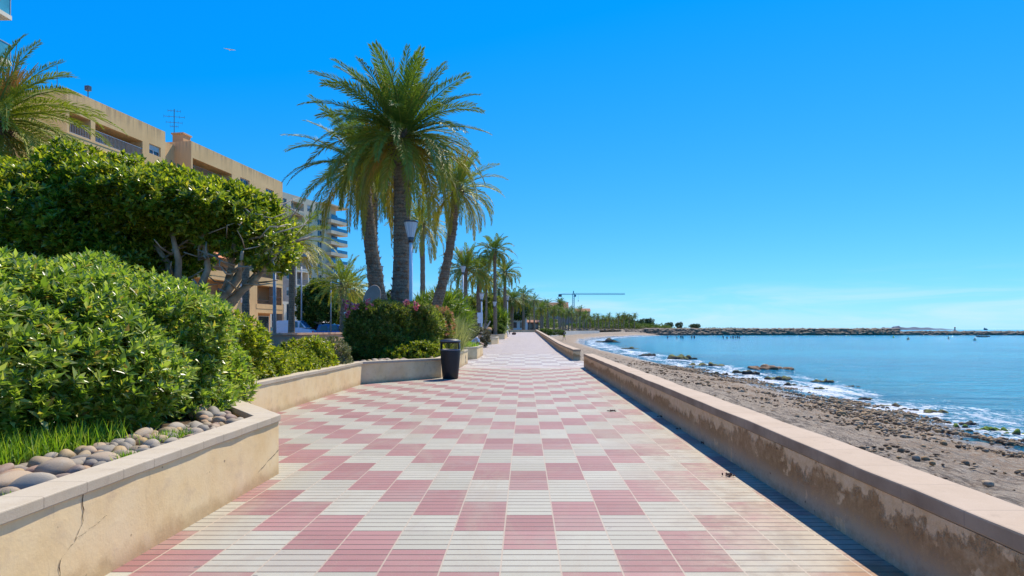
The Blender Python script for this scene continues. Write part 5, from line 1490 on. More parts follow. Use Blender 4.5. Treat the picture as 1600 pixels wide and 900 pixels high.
# the balcony corner that just reaches into the top left of the picture
b0 = thing('apartment_block', 'white block whose aqua glass balcony corner pokes in at the top left', 'building', (-35.6, 40.0, 0))
MB().box(-12, -0.9, -14, 0, -0.1, 27).build('wall', M['white'], b0)
for i in range(6):
    z = 6.6 + 3.07 * i
    MB().box(-0.9, 1.15, -5.0, 0.15, z, z + 0.28).build('balcony_slab', M['concrete_white'], b0)
    g = MB(); g.box(1.06, 1.10, -4.9, 0.08, z + 0.28, z + 1.35); g.box(-0.9, 1.05, 0.06, 0.10, z + 0.28, z + 1.35); g.build('glass_balustrade', M['aquaglass'], b0)
    g = MB(); g.box(1.03, 1.13, -4.9, 0.13, z + 1.35, z + 1.41); g.box(-0.9, 1.03, 0.05, 0.13, z + 1.35, z + 1.41)
    for yy in (-4.8, -2.4, 0.08): g.box(1.06, 1.12, yy - 0.03, yy + 0.03, z + 0.28, z + 1.35)
    g.build('handrail', M['greyrail'], b0)
MB().box(0.25, 0.42, -0.55, -0.38, 0, 27.0).build('corner_post', M['aquaglass'], b0)

def house(label, px, Y, z, w, d, h, m, seed=1, floors=2, roof='flat', rm=None):
    x = (px - 820) / F * Y
    root = thing('house', label, 'house', (x, Y, z))
    MB().box(-w / 2, w / 2, 0, d, -3, h).build('wall', m, root)
    if roof == 'flat': MB().box(-w / 2 - .2, w / 2 + .2, -.2, d + .2, h, h + 0.4).build('roof', m, root)
    else:
        q = MB(); q.add([(-w / 2 - .4, -.4, h), (w / 2 + .4, -.4, h), (w / 2 + .4, d + .4, h), (-w / 2 - .4, d + .4, h), (-w / 2 - .4, d / 2, h + w * .22), (w / 2 + .4, d / 2, h + w * .22)],
                        [(0, 1, 5, 4), (2, 3, 4, 5), (1, 2, 5), (3, 0, 4), (0, 3, 2, 1)]); q.build('roof', rm or M['roof'], root)
    n = max(2, int(w / 3.2))
    for f in range(floors):
        fh = h / floors
        for k in range(n):
            xx = -w / 2 + w * (k + .5) / n
            wo = MB().box(xx - .55, xx + .55, -0.06, 0.02, f * fh + fh * .3, f * fh + fh * .78).build('window', M['window'], root)
    return root
house('small white two storey house with dark windows behind the end of the promenade', 810, 128, 0.8, 3.6, 6, 5.0, M['white'], 1, 2)
house('low white house half hidden by palms at the end of the promenade', 824, 175, 0.8, 5.5, 6, 2.6, M['white'], 2, 1)
house('big pinkish house with clay roof high on the slope left of the crane', 866, 470, 12.5, 22, 12, 5.5, M['pinkhouse'], 3, 2, 'gable')
house('pinkish house on the slope below the tall palm', 888, 430, 7.0, 14, 10, 5.5, M['pinkhouse'], 4, 2, 'flat')
house('flat dark roofed house highest on the hill', 833, 520, 21.0, 18, 10, 5.5, M['tower'], 5, 2, 'flat')
house('stepped pink villa right of the crane', 911, 420, 6.5, 10, 9, 7.5, M['pinkhouse'], 6, 2, 'gable')
house('white house among the palms right of the crane', 913, 395, 3.5, 11, 8, 6.0, M['white'], 7, 2, 'flat')
house('white low house behind the palms near the pines', 955, 400, 2.0, 9, 8, 6.0, M['white'], 8, 2, 'flat')
house('white house under the dark pine', 1002, 378, 0.8, 13, 8, 4.4, M['white'], 9, 1, 'flat')
house('red roofed kiosk on the palm walk', 833, 165, 0.8, 3.0, 3, 2.4, M['brown_cloth'], 10, 1, 'gable', M['roof'])
# pale wall along the back of the beach
mb = MB()
pts = [(3.4, 118), (8.5, 150), (18.5, 198), (30, 240)]
d = dens(pts, 8.0); wall_mesh(mb, d, offs(d, 0.4), -1.2, 0.62, lambda y: 0.15)
tag(mb.build('beach_wall', M['beachwall']), 'pale cream low wall along the back of the far beach under the palms', 'low wall')
shrub('bush', 'clipped green hedge at the top of the far beach beside the promenade end', [((3.6, 108.5, 0.65), (1.4, 1.0, 0.6)), ((6.0, 116, 0.5), (1.6, 1.2, 0.6))], 16, 7, 0.25, 0.09, M['tree_a'], 'shrub', 64, 0, 0.2)

# crane
cr = thing('tower_crane', 'teal tower crane with a long horizontal jib above the palm walk', 'crane', ((896 - 820) / F * 500, 500, 4))
mb = MB()
for sx in (-.7, .7):
    for sy in (-.7, .7): mb.box(sx - .16, sx + .16, sy - .16, sy + .16, 0, 27.2)
for i in range(17):
    z = i * 1.6
    for sx in (-.7, .7): mb.tube([(sx, -.7, z), (sx, .7, z + 1.6)], 0.12, 4)
    for sy in (-.7, .7): mb.tube([(-.7, sy, z), (.7, sy, z + 1.6)], 0.12, 4)
mb.build('mast', M['crane'], cr)
mb = MB()
for sy in (-.5, .5): mb.box(0, 43, sy - .1, sy + .1, 26.4, 26.65)
mb.box(0, 43, -.1, .1, 27.4, 27.65)
for i in range(26): mb.tube([(i * 1.65, -.5, 26.5), (i * 1.65 + .8, 0, 27.5), (i * 1.65 + 1.65, -.5, 26.5)], 0.07, 4); mb.tube([(i * 1.65, .5, 26.5), (i * 1.65 + .8, 0, 27.5), (i * 1.65 + 1.65, .5, 26.5)], 0.07, 4)
mb.build('jib', M['crane'], cr)
mb = MB(); mb.box(-12.5, 0, -.5, .5, 26.4, 26.8); mb.tube([(-12, 0, 26.8), (-6, 0, 27.6), (0, 0, 27.6)], .12, 4); mb.build('counter_jib', M['crane'], cr)
MB().box(-12.6, -9.8, -.7, .7, 24.6, 26.4).build('counterweight', M['steel'], cr)
mb = MB(); mb.tube([(0, 0, 27.2), (0, 0, 29.6)], .45, 6); mb.box(.8, 2.2, -.7, .7, 24.6, 26.3); mb.build('cab', M['crane'], cr)
mb = MB(); mb.tube([(4.0, 0, 26.4), (4.0, 0, 21.5)], .06, 4); mb.box(3.7, 4.3, -.3, .3, 20.8, 21.5); mb.build('hook', M['steel'], cr)

# ================================================================== street furniture
def lamp(label, px, Y, z0, ztop, s=1.0, group=None):
    root = thing('street_lamp', label, 'street lamp', ((px - 820) / F * Y, Y, z0), 0, group)
    h = ztop - z0
    a = h - 0.60 * s
    mb = MB(); mb.lathe([(.001, -.6), (.075 * s, -.6), (.075 * s, .02), (.062 * s, .05), (.055 * s, a * .5), (.05 * s, a - .02), (.001, a - .02)], 16); mb.build('post', M['lamp'], root, True)
    mb = MB(); mb.lathe([(.001, a - .06), (.075 * s, a - .06), (.085 * s, a + .02), (.10 * s, a + .09 * s), (.075 * s, a + .10 * s), (.001, a + .10 * s)], 16); mb.build('collar', M['steel'], root, True)
    mb = MB(); mb.lathe([(.085 * s, a + .10 * s), (.20 * s, h - .05 * s), (.195 * s, h - .05 * s), (.08 * s, a + .105 * s)], 12); mb.build('lantern_glass', M['lampglass'], root)
    mb = MB()
    for k in range(6):
        an = k * PI / 3; mb.tube([(.088 * s * math.cos(an), .088 * s * math.sin(an), a + .09 * s), (.203 * s * math.cos(an), .203 * s * math.sin(an), h - .05 * s)], .008 * s, 4)
    mb.build('lantern_ribs', M['lamp'], root)
    mb = MB(); mb.lathe([(.001, a + .1 * s), (.035 * s, a + .1 * s), (.045 * s, a + .3 * s), (.02 * s, a + .38 * s), (.001, a + .38 * s)], 10); mb.build('bulb', M['canvas'], root, True)
    mb = MB(); mb.lathe([(.001, h), (.10 * s, h), (.215 * s, h - .025 * s), (.225 * s, h - .05 * s), (.20 * s, h - .06 * s), (.001, h - .06 * s)], 16); mb.build('cap', M['steel'], root)
    return root
lamp('tall pale street lamp with inverted cone lantern right beside the tallest palm', 642, 18.0, 0.4, 4.47)
lamp('street lamp seen farther back just above the round stone sculpture', 593, 33, 0.2, 4.72)
lamp('slim lamp post beside the spreading palm left of the signs', 723.5, 46, 0.2, 6.1)
lamp('slim pale lamp post rising from the lawn planter', 752.5, 46.5, 0.5, 4.05)
lamp('pale lamp post in front of the bushy palm clump in the far planter', 773, 57.9, 0.75, 3.95)
lamp('pale lamp post directly beside the rightmost slender palm', 793, 67, 0.7, 5.0)
def pole(label, px, Y, z0, ztop, r=.05):
    root = thing('lamp_mast', label, 'street lamp', ((px - 820) / F * Y, Y, z0))
    h = ztop - z0
    mb = MB(); mb.tube([(0, 0, -.2), (0, 0, h)], [r, r * .7], 10); mb.build('post', M['greyrail'], root, True)
    mb = MB(); mb.tube([(0, 0, h - .1), (.5, 0, h), (1.0, 0, h)], .03, 6); mb.box(.8, 1.35, -.1, .1, h - .03, h + .06); mb.build('luminaire', M['greyrail'], root)
pole('grey street mast rising before the apartment balconies under the round tree', 429, 26, 0, 4.4, .085)
pole('thin grey mast at the right corner of the cream apartment block', 471, 60, 0, 7.5, .09)
pole('thin grey mast between the dark tree and the young upright palm', 517, 52, 0, 5.6, .06)

# litter bin
bn = thing('litter_bin', 'charcoal barrel shaped litter bin with domed top standing at the planter corner', 'litter bin', (-1.80, 14.45, 0.0), 0.12)
mb = MB(); mb.lathe([(.001, 0), (.165, 0), (.185, .015), (.205, .2), (.228, .45), (.242, .66), (.243, .715), (.225, .72), (.20, .45), (.001, .40)], 40); mb.build('body', M['binbody'], bn, True)
mb = MB(); mb.lathe([(.246, .69), (.249, .695), (.249, .715), (.246, .72)], 40); mb.build('rim_band', M['binrim'], bn, True)
mb = MB()
for a0 in (-0.55, PI - 0.55):
    mb.lathe([(.243, .715), (.240, .89), (.215, .89), (.218, .715)], 10, (0, 0, 0), a0, a0 + 1.10)
mb.build('side_posts', M['binbody'], bn, True)
mb = MB(); mb.lathe([(.218, .865), (.241, .87), (.240, .915), (.225, .94), (.17, .958), (.08, .968), (.001, .97)], 40); mb.build('domed_top', M['binbody'], bn, True)
mb = MB(); mb.lathe([(.2435, .905), (.2445, .91), (.2445, .922), (.238, .928)], 40); mb.build('top_band', M['binrim'], bn, True)

# signs
def sign(label, px, Y, z0, zc, w, h, face, shape='rect', second=None):
    root = thing('traffic_sign', label, 'traffic sign', ((px - 820) / F * Y, Y, z0))
    mb = MB(); mb.tube([(0, 0, -.2), (0, 0, zc - z0 + h / 2)], .035, 8); mb.build('post', M['greyrail'], root)
    mb = MB()
    if shape == 'rect': mb.box(-w / 2, w / 2, -.06, -.036, zc - z0 - h / 2, zc - z0 + h / 2)
    else: mb.tube([(0, -.06, zc - z0), (0, -.036, zc - z0)], w / 2, 20)
    mb.build('panel', M[face], root)
    if second:
        mb = MB(); mb.box(-w / 2, w / 2, -.06, -.036, zc - z0 - h * 1.45, zc - z0 - h * .55); mb.build('lower_panel', M[second], root)
sign('blue traffic sign with a white plate below left of the far palms', 731.5, 50, 0.2, 2.35, .52, .55, 'sign_blue', 'rect', 'white')
sign('round red and blue traffic sign right of the blue square sign', 738.5, 52, 0.2, 2.3, .5, .5, 'sign_red', 'round', 'sign_blue')
sign('white information panel on a post between the signs and a lamp post', 750, 54, 0.2, 2.25, .5, .95, 'white')
sign('thin street sign post with a small white plate by the parked cars', 542, 38, 0.0, 2.05, .34, .5, 'white', 'rect')

# the stone disc sculpture and its pale base
sc_ = thing('sculpture', 'pinkish stone disc sculpture with a notch standing behind the oleander', 'sculpture', ((581 - 820) / F * 20.5, 20.5, 0.4), 0.25)
mb = MB()
n = 40; V = []; 
for yy in (-.10, .10):
    for k in range(n):
        a = 2 * PI * k / n; r_ = 1.0
        xx = .29 * math.cos(a) + .10 * math.sin(a); zz = 1.82 + .50 * math.sin(a)
        if -0.75 < a - 2 * PI * (a > PI) < -0.25: xx *= .62; zz += .05
        V.append((xx, yy, zz))
mb.add(V, [tuple(range(n)), tuple(range(2 * n - 1, n - 1, -1))] + [(k, n + k, n + (k + 1) % n, (k + 1) % n) for k in range(n)])
mb.build('disc', M['sculpt'], sc_, bevel=.03)
mb = MB(); mb.lathe([(.001, 0), (.30, 0), (.24, .9), (.16, 1.38), (.001, 1.4)], 14); mb.build('pedestal', M['sculpt'], sc_, True)
mb = MB(); mb.lathe([(.001, 1.3), (.13, 1.34), (.15, 1.45), (.07, 1.55), (.001, 1.58)], 14, (.26, -.05, -.02)); mb.build('pale_knob', M['white'], sc_, True)
st = thing('statue', 'pale pinkish stone figure left of the blue sign', 'statue', ((720 - 820) / F * 44, 44, 0.1))
mb = MB(); mb.lathe([(.001, 0), (.28, 0), (.30, .6), (.22, 1.0), (.33, 1.35), (.30, 1.6), (.16, 1.78), (.17, 1.95), (.15, 2.1), (.05, 2.2), (.001, 2.2)], 16); mb.build('figure', M['pale_stone'], st, True)
V, Fs = rock_mesh(np.random.default_rng(4), 3, .12); o = mesh_obj('boulder', V * np.array([.42, .4, .42]), Fs, M['boulder'], None, True)
o.location = ((763.5 - 820) / F * 58.4, 58.4, 1.0); tag(o, 'round brown boulder in the far planter behind the leaning plank', 'boulder')
mb = MB(); mb.box(-.07, .07, -.05, .05, 0, 1.55); o = mb.build('leaning_plank', M['plank'], None, bevel=.01)
o.location = ((754 - 820) / F * 57.9, 57.9, .68); o.rotation_euler = (0, 0.52, 0); tag(o, 'pale plank leaning over beside the brown boulder', 'plank')

# low wall along the street, parked cars and parasols
mb = MB(); mb.box(-8.35, -8.1, 3, 43, -0.1, 1.0); mb.box(-8.4, -8.05, 3, 43, 1.001, 1.07)
tag(mb.build('street_wall', M['lowwall']), 'low terracotta wall between the planters and the street', 'low wall')

def car(label, x, y, m, L=4.2, H=1.5, W=1.75, van=False, z=-0.03):
    root = thing('parked_car', label, 'van' if van else 'car', (x, y, z), 0, 'cars parked along the street')
    lo = .22; belt = H * .60
    def loft(secs):      # sections along y: (y, halfwidth, z0, z1)
        mb = MB(); V = []
        for yy, hw, z0, z1 in secs:
            V += [(-hw, yy, z0), (hw, yy, z0), (hw * 1.0, yy, z0 + (z1 - z0) * .6), (hw * .93, yy, z1), (-hw * .93, yy, z1), (-hw, yy, z0 + (z1 - z0) * .6)]
        n = 6; Fs = [(i * n + k, i * n + (k + 1) % n, (i + 1) * n + (k + 1) % n, (i + 1) * n + k) for i in range(len(secs) - 1) for k in range(n)]
        Fs += [tuple(range(n - 1, -1, -1)), tuple((len(secs) - 1) * n + k for k in range(n))]
        mb.add(V, Fs); return mb
    h = W / 2
    loft([(0, h * .85, .3, belt * .85), (.12, h * .95, lo, belt * .95), (L * .3, h, lo, belt), (L * .68, h, lo, belt), (L * .9, h * .97, lo, belt * .86), (L, h * .85, .3, belt * .68)]).build('body', m, root, False, bevel=.04)
    r0, r1 = (.03, .66) if van else (.10, .60)
    top = [(L * r0, h * .9, belt - .02, belt + .02), (L * (r0 + .05), h * .84, belt - .02, H * .97), (L * .40, h * .84, belt - .02, H), (L * r1, h * .82, belt - .02, H * .97), (L * (r1 + .17), h * .88, belt - .02, belt + .02)]
    loft(top).build('cabin', m, root, False, bevel=.03)
    for sx in (-1, 1):
        w = MB(); xx = sx * (h * .90)
        for a, b in ((r0 + .09, .36), (.385, r1 - .01)) if not van else ((.40, .62),):
            w.add([(xx, L * a, belt + .03), (xx, L * b, belt + .03), (xx * .955, L * (b - .01), H * .93), (xx * .955, L * (a + .02), H * .93)], [(0, 1, 2, 3)])
            w.add([(xx, L * (r1 + .005), belt + .03), (xx, L * (r1 + .12), belt + .03), (xx * .955, L * (r1 + .02), H * .92)], [(0, 1, 2)])
        w.build('side_window', M['window'], root)
    w = MB(); w.add([(-h * .78, L * (r1 + .168) + .02, belt + .04), (h * .78, L * (r1 + .168) + .02, belt + .04), (h * .72, L * (r1 + .012) + .02, H * .955), (-h * .72, L * (r1 + .012) + .02, H * .955)], [(0, 1, 2, 3)]); w.build('windscreen', M['blueglass'], root)
    w = MB(); w.add([(-h * .76, L * r0 - .004, belt + .06), (h * .76, L * r0 - .004, belt + .06), (h * .7, L * (r0 + .045) - .01, H * .93), (-h * .7, L * (r0 + .045) - .01, H * .93)], [(0, 1, 2, 3)]); w.build('rear_window', M['window'], root)
    for sx in (-1, 1):
        MB().box(sx * h * .62 - .16, sx * h * .62 + .16, L - .12, L + .015, .55, .70).build('headlight', M['lampglass'], root)
        MB().box(sx * h * .72 - .09, sx * h * .72 + .09, -.012, .1, .62, .86).build('tail_light', M['sign_red'], root)
        for yy in (L * .18, L * .80):
            t = MB(); t.tube([(sx * (h - .18), yy, .31), (sx * (h + .01), yy, .31)], .31, 20); wh = t.build('wheel', M['rubber'], root)
            t = MB(); t.tube([(sx * (h + .0), yy, .31), (sx * (h + .02), yy, .31)], .2, 14); t.build('rim', M['alloy'], wh)
    return root
for args in (('white van with dark side window parked before the apartment balconies', 432, 60, M['car_white'], 3.9, 1.86, 1.8, True),
             ('maroon car behind the blue car, mostly hidden by shrubs', 483, 63, M['car_maroon'], 4.0, 1.66),
             ('blue car with sloping windscreen parked in front of the maroon car', 492, 55, M['car_blue'], 3.9, 1.47),
             ('dark blue car parked at the left end of the oleander', 541, 51, M['car_dark'], 4.0, 1.56)):
    lab, px, Y = args[:3]
    c = car(lab, (px - 820) / F * Y, Y, *args[3:], z=gz(Y) - 0.03)
    c.rotation_euler.z = -PI / 2
def parasol(label, px, Y, z, r_=1.6):
    root = thing('parasol', label, 'parasol', ((px - 820) / F * Y, Y, gz(Y) - .03)); z -= gz(Y)
    MB().tube([(0, 0, 0), (0, 0, z + .15)], .03, 8).build('pole', M['frame'], root)
    mb = MB(); mb.lathe([(.001, z + .02), (.03, z), (r_, z - .62), (r_, z - .80), (r_ * .985, z - .80), (r_ * .98, z - .64), (.03, z - .03)], 8); mb.build('canopy', M['canvas'], root)
parasol('white cafe parasol, left one of two beyond the parked cars', 487, 66, 2.35, 1.25)
parasol('white cafe parasol, right one of two beyond the parked cars', 508, 68, 2.35, 1.35)

# ================================================================== people and animals
def person(name, label, loc, rz, J, clothes, s=1.0, hair=True, group=None):
    """one continuous skinned body; shirt and trousers are thicker shells over it"""
    root = thing(name, label, 'person', loc, rz, group)
    rad = dict(pel=.13, wst=.115, chs=.135, nck=.055, head=.085, crown=.075, shL=.06, shR=.06, elL=.042, elR=.042, wrL=.03, wrR=.03, haL=.035, haR=.035, hiL=.085, hiR=.085, knL=.058, knR=.058, anL=.04, anR=.04, toL=.035, toR=.035)
    E = [('pel', 'wst'), ('wst', 'chs'), ('chs', 'nck'), ('nck', 'head'), ('head', 'crown')]
    for q in 'LR': E += [('chs', 'sh' + q), ('sh' + q, 'el' + q), ('el' + q, 'wr' + q), ('wr' + q, 'ha' + q), ('pel', 'hi' + q), ('hi' + q, 'kn' + q), ('kn' + q, 'an' + q), ('an' + q, 'to' + q)]
    def skin(nm, edges, m, grow, rootn):
        names = []
        for a, b in edges:
            for c in (a, b):
                if c not in names: names.append(c)
        me = bpy.data.meshes.new(nm)
        me.from_pydata([tuple(Vector(J[c]) * s) for c in names], [(names.index(a), names.index(b)) for a, b in edges], [])
        me.materials.append(m)
        o = bpy.data.objects.new(nm, me); COL.objects.link(o); o.parent = root
        md = o.modifiers.new('Skin', 'SKIN'); md.use_smooth_shade = True
        for i, c in enumerate(names):
            r_ = rad[c] * grow * s; v = me.skin_vertices[0].data[i]; v.radius = (r_, r_); v.use_root = (c == rootn)
        sb = o.modifiers.new('Subdivision', 'SUBSURF'); sb.levels = 1; sb.render_levels = 1
        return o
    skin('body', E, M['skin'], 1.0, 'pel')
    if clothes.get('shirt'):
        skin('shirt', [('pel', 'wst'), ('wst', 'chs')] + [e for q in 'LR' for e in (('chs', 'sh' + q), ('sh' + q, 'el' + q))], M[clothes['shirt']], 1.18, 'wst')
    if clothes.get('trousers'):
        e = [('pel', 'hiL'), ('pel', 'hiR'), ('hiL', 'knL'), ('hiR', 'knR')]
        if clothes.get('long'): e += [('knL', 'anL'), ('knR', 'anR')]
        skin('trousers', e, M[clothes['trousers']], 1.22, 'pel')
    if hair:
        V, Fs = rock_mesh(np.random.default_rng(1), 2, .06)
        h = (Vector(J['head']) * .35 + Vector(J['crown']) * .65) * s
        o = mesh_obj('hair', V * .095 * s + np.array(h + Vector((0, -.012 * s, .025 * s))), Fs, M['hair'], root, True)
    return root

STAND = dict(pel=(0, 0, .95), wst=(0, 0, 1.10), chs=(0, 0, 1.32), nck=(0, 0, 1.48), head=(0, .01, 1.60), crown=(0, 0, 1.69), shL=(-.18, 0, 1.40), shR=(.18, 0, 1.40), elL=(-.25, -.02, 1.12), elR=(.25, -.02, 1.12), wrL=(-.25, .06, .88), wrR=(.25, .06, .88), haL=(-.24, .08, .78), haR=(.24, .08, .78), hiL=(-.10, 0, .90), hiR=(.10, 0, .90), knL=(-.11, .02, .48), knR=(.11, .02, .48), anL=(-.11, 0, .07), anR=(.11, 0, .07), toL=(-.12, .14, .03), toR=(.12, .14, .03))
WALKJ = dict(STAND, knL=(-.10, .16, .50), anL=(-.10, .28, .10), toL=(-.10, .41, .06), knR=(.10, -.06, .50), anR=(.10, -.34, .14), toR=(.10, -.25, .04), elL=(-.25, -.14, 1.14), wrL=(-.22, -.10, .93), haL=(-.21, -.05, .86), elR=(.25, .06, 1.14), wrR=(.20, .28, 1.12), haR=(.18, .36, 1.14))
SITJ = dict(pel=(0, 0, .10), wst=(0, .08, .25), chs=(0, .25, .42), nck=(0, .36, .53), head=(0, .45, .60), crown=(0, .52, .67), shL=(-.18, .28, .48), shR=(.18, .28, .48), elL=(-.22, .40, .22), elR=(.22, .40, .22), wrL=(-.10, .58, .16), wrR=(.10, .58, .16), haL=(-.04, .64, .12), haR=(.04, .64, .12), hiL=(-.10, .05, .09), hiR=(.10, .05, .09), knL=(-.15, .47, .06), knR=(.15, .47, .06), anL=(-.14, .44, -.36), anR=(.14, .44, -.36), toL=(-.15, .58, -.41), toR=(.15, .58, -.41))
person('person', 'person in white shirt and jeans sitting bent forward on the small planter edge', (-2.42, 27.2, 0.40), -PI / 2, SITJ, dict(shirt='shirt_w', trousers='jeans', long=True), 0.88)
person('person', 'person walking on the far beach in yellow shorts', ((881.5 - 820) / F * 115, 115, -0.88), 0.5, WALKJ, dict(shirt='brown_cloth', trousers='yellow_cloth'), 1.02)
person('person', 'person in pale shirt sitting low at the far left end of the promenade', (-2.6, 84, gz(84) + 0.42), -PI / 2, SITJ, dict(shirt='shirt_w', trousers='dark_cloth', long=True), 1.05)
mb = MB(); mb.box(-.5, .3, -.7, .7, .32, .42); mb.box(-.4, -.25, -.6, -.45, -.02, .32); mb.box(-.4, -.25, .45, .6, -.02, .32); mb.box(.05, .2, -.6, -.45, -.02, .32); mb.box(.05, .2, .45, .6, -.02, .32)
o = mb.build('bench', M['pave']); o.location = (-2.65, 84, gz(84)); tag(o, 'low bench under the person at the far left end of the promenade', 'bench')
V, Fs = rock_mesh(np.random.default_rng(6), 2, .15); o = mesh_obj('bag', V * np.array([.32, .22, .2]), Fs, M['brown_cloth'], None, True); o.location = (-1.45, 80, gz(80) + .16); tag(o, 'dark bag on the paving beside the seated person far down the promenade', 'bag')
person('person', 'person in dark clothes standing at the top of the beach behind the sea wall', ((863.5 - 820) / F * 150, 150, -.1), 2, STAND, dict(shirt='dark_cloth', trousers='dark_cloth', long=True))
person('person', 'person in dark clothes standing just right of another at the top of the beach', ((866.5 - 820) / F * 152, 152, -.1), 2.4, STAND, dict(shirt='dark_cloth', trousers='jeans', long=True))
# bathers standing in the bay
first = None
for i, (px, d) in enumerate([(1043, 0), (1057.5, .4), (1064, 0), (1067, .1), (1081, 0), (1085, .1), (1130, 0), (1136, .4), (1142, .05), (1145.5, .1), (1149, 0), (1152.5, .1), (1155.5, .2)]):
    Y = 196 + (i % 3) * 2
    loc = ((px - 820) / F * Y, Y, -2.25 - d)
    lab = 'bather in dark clothing standing waist deep in the bay before the breakwater'
    if first is None:
        first = person('bather', lab, loc, 1, STAND, dict(shirt='dark_cloth', trousers='dark_cloth', long=True), 1.0, True, 'bathers in the bay'); first['category'] = 'person'
    else:
        c = copy_tree(first); c.location = loc; c.rotation_euler.z = i * 1.7
# rowing boat with its crew
bo = thing('rowing_boat', 'small dark boat with seated crew near the right end of the breakwater', 'boat', ((1536 - 820) / F * 240, 240, -1.85), 1.45)
mb = MB(); V = []
for yy, hw, z0, z1 in ((-2.6, .12, .18, .55), (-1.6, .55, .0, .42), (0, .7, 0, .4), (1.6, .55, 0, .42), (2.7, .05, .2, .62)):
    V += [(-hw, yy, z1), (-hw * .55, yy, z0), (hw * .55, yy, z0), (hw, yy, z1), (hw * .86, yy, z1), (hw * .4, yy, z0 + .08), (-hw * .4, yy, z0 + .08), (-hw * .86, yy, z1)]
mb.add(V, [(i * 8 + k, i * 8 + (k + 1) % 8, (i + 1) * 8 + (k + 1) % 8, (i + 1) * 8 + k) for i in range(4) for k in range(8)] + [tuple(range(7, -1, -1)), tuple(32 + k for k in range(8))])
mb.build('hull', M['steel'], bo)
for k in range(4):
    yl = -1.5 + k * .95
    a = bo.rotation_euler.z; lx, ly = -yl * math.sin(a), yl * math.cos(a)
    person('person', 'dark clothed rower seated in the small boat, %s' % ['closest to its right end', 'second from its right end', 'second from its left end', 'closest to its left end'][k], (bo.location.x + lx, 240 + ly, -1.62), a, SITJ, dict(shirt='dark_cloth', trousers='dark_cloth', long=True))
def buoy(label, px, Y, m, r_=.28):
    mb = MB(); mb.lathe([(.001, -.2), (r_, -.1), (r_, .15), (r_ * .6, .4), (.06, .75), (.001, .78)], 12); o = mb.build('buoy', m, None, True); o.location = ((px - 820) / F * Y, Y, -1.8); tag(o, label, 'buoy')
buoy('brown buoy floating in the middle of the bay', 1419, 178, M['boulder'], .4)
buoy('small yellow buoy in the bay near the breakwater', 1396, 225, M['yellow_cloth'])
buoy('pale buoy left of the boat', 1482, 195, M['plank'])
buoy('pale buoy below the boat', 1523, 165, M['plank'], .4)
bc = thing('beacon', 'small brown beacon tower beyond the low breakwater', 'beacon', ((1492 - 820) / F * 900, 900, -2.2))
mb = MB(); mb.lathe([(.001, 0), (2.2, 0), (2.0, 2.2), (1.0, 2.4), (.8, 6.0), (.001, 6.0)], 12); mb.build('tower', M['pinkhouse'], bc)
mb = MB(); mb.lathe([(.001, 6.0), (1.0, 6.0), (.9, 7.0), (.001, 7.6)], 12); mb.build('lantern', M['sign_red'], bc)
sh = thing('ship', 'tiny dark ship on the horizon at the far right', 'ship', ((1540 - 820) / F * 4000, 4000, -2.5))
mb = MB(); mb.add([(-42, -8, 0), (42, -8, 0), (48, 0, 0), (42, 8, 0), (-42, 8, 0), (-44, -9, 13), (46, -9, 13), (54, 0, 14), (46, 9, 13), (-44, 9, 13)], [(0, 1, 6, 5), (1, 2, 7, 6), (2, 3, 8, 7), (3, 4, 9, 8), (4, 0, 5, 9), (5, 6, 7, 8, 9)]); mb.build('hull', M['isle'], sh)
mb = MB(); mb.box(-38, -18, -7, 7, 13, 26); mb.box(-5, 25, -7, 7, 13, 19); mb.build('superstructure', M['isle'], sh); sh.scale = (0.27, 0.3, 0.6)

# gull
gu = thing('gull', 'white gull gliding high in the blue sky above the building', 'bird', tuple(at(359, 78, 60)), 0.4)
mb = MB(); mb.tube([(0, -.24, 0), (0, -.15, .01), (0, 0, .02), (0, .14, .02), (0, .22, .01)], [.015, .05, .07, .05, .02], 8); mb.build('body', M['gull'], gu, True)
for sx in (-1, 1):
    mb = MB(); mb.add([(sx * .04, -.08, .03), (sx * .04, .10, .03), (sx * .28, .12, .09), (sx * .58, -.04, .04), (sx * .26, -.05, .085), (sx * .04, -.08, .045), (sx * .04, .10, .045), (sx * .28, .12, .1), (sx * .58, -.04, .046), (sx * .26, -.05, .095)],
                     [(0, 1, 2, 3, 4), (9, 8, 7, 6, 5), (1, 6, 7, 2), (2, 7, 8, 3), (3, 8, 9, 4), (4, 9, 5, 0)]); mb.build('wing', M['gull'], gu)

# dry seaweed scraps on the paving
def scrap(label, px, py, w, seed):
    Y = 1111 / (py - 515.0); x = (px - 820) / F * Y; r = np.random.default_rng(seed); mb = MB()
    for i in range(16):
        c = Vector((r.normal(0, w / 2.2), r.normal(0, w / 3.5), .007)); a = r.uniform(0, 6.28); l = w * r.uniform(.2, .5)
        mb.tube([c, c + Vector((math.cos(a) * l * .5, math.sin(a) * l * .5, r.uniform(.006, .016))), c + Vector((math.cos(a) * l, math.sin(a + .4) * l, .006))], [.004, .007, .003], 5)
    o = mb.build('seaweed_scrap', M['wrack']); o.location = (x, Y, 0); tag(o, label, 'seaweed')
scrap('reddish dry seaweed scrap lying in the sun near the sea wall', 1139, 744, .06, 1)
scrap('large dark seaweed scrap at the edge of the wall shadow', 1098, 693, .13, 2)
scrap('dark seaweed scrap in the wall shadow, farther one', 1070, 671, .10, 3)
scrap('dark seaweed clump in the wall shadow, farthest one', 1036, 652, .10, 4)
scrap('small seaweed scrap on the white tiles farther up', 957, 643, .07, 5)
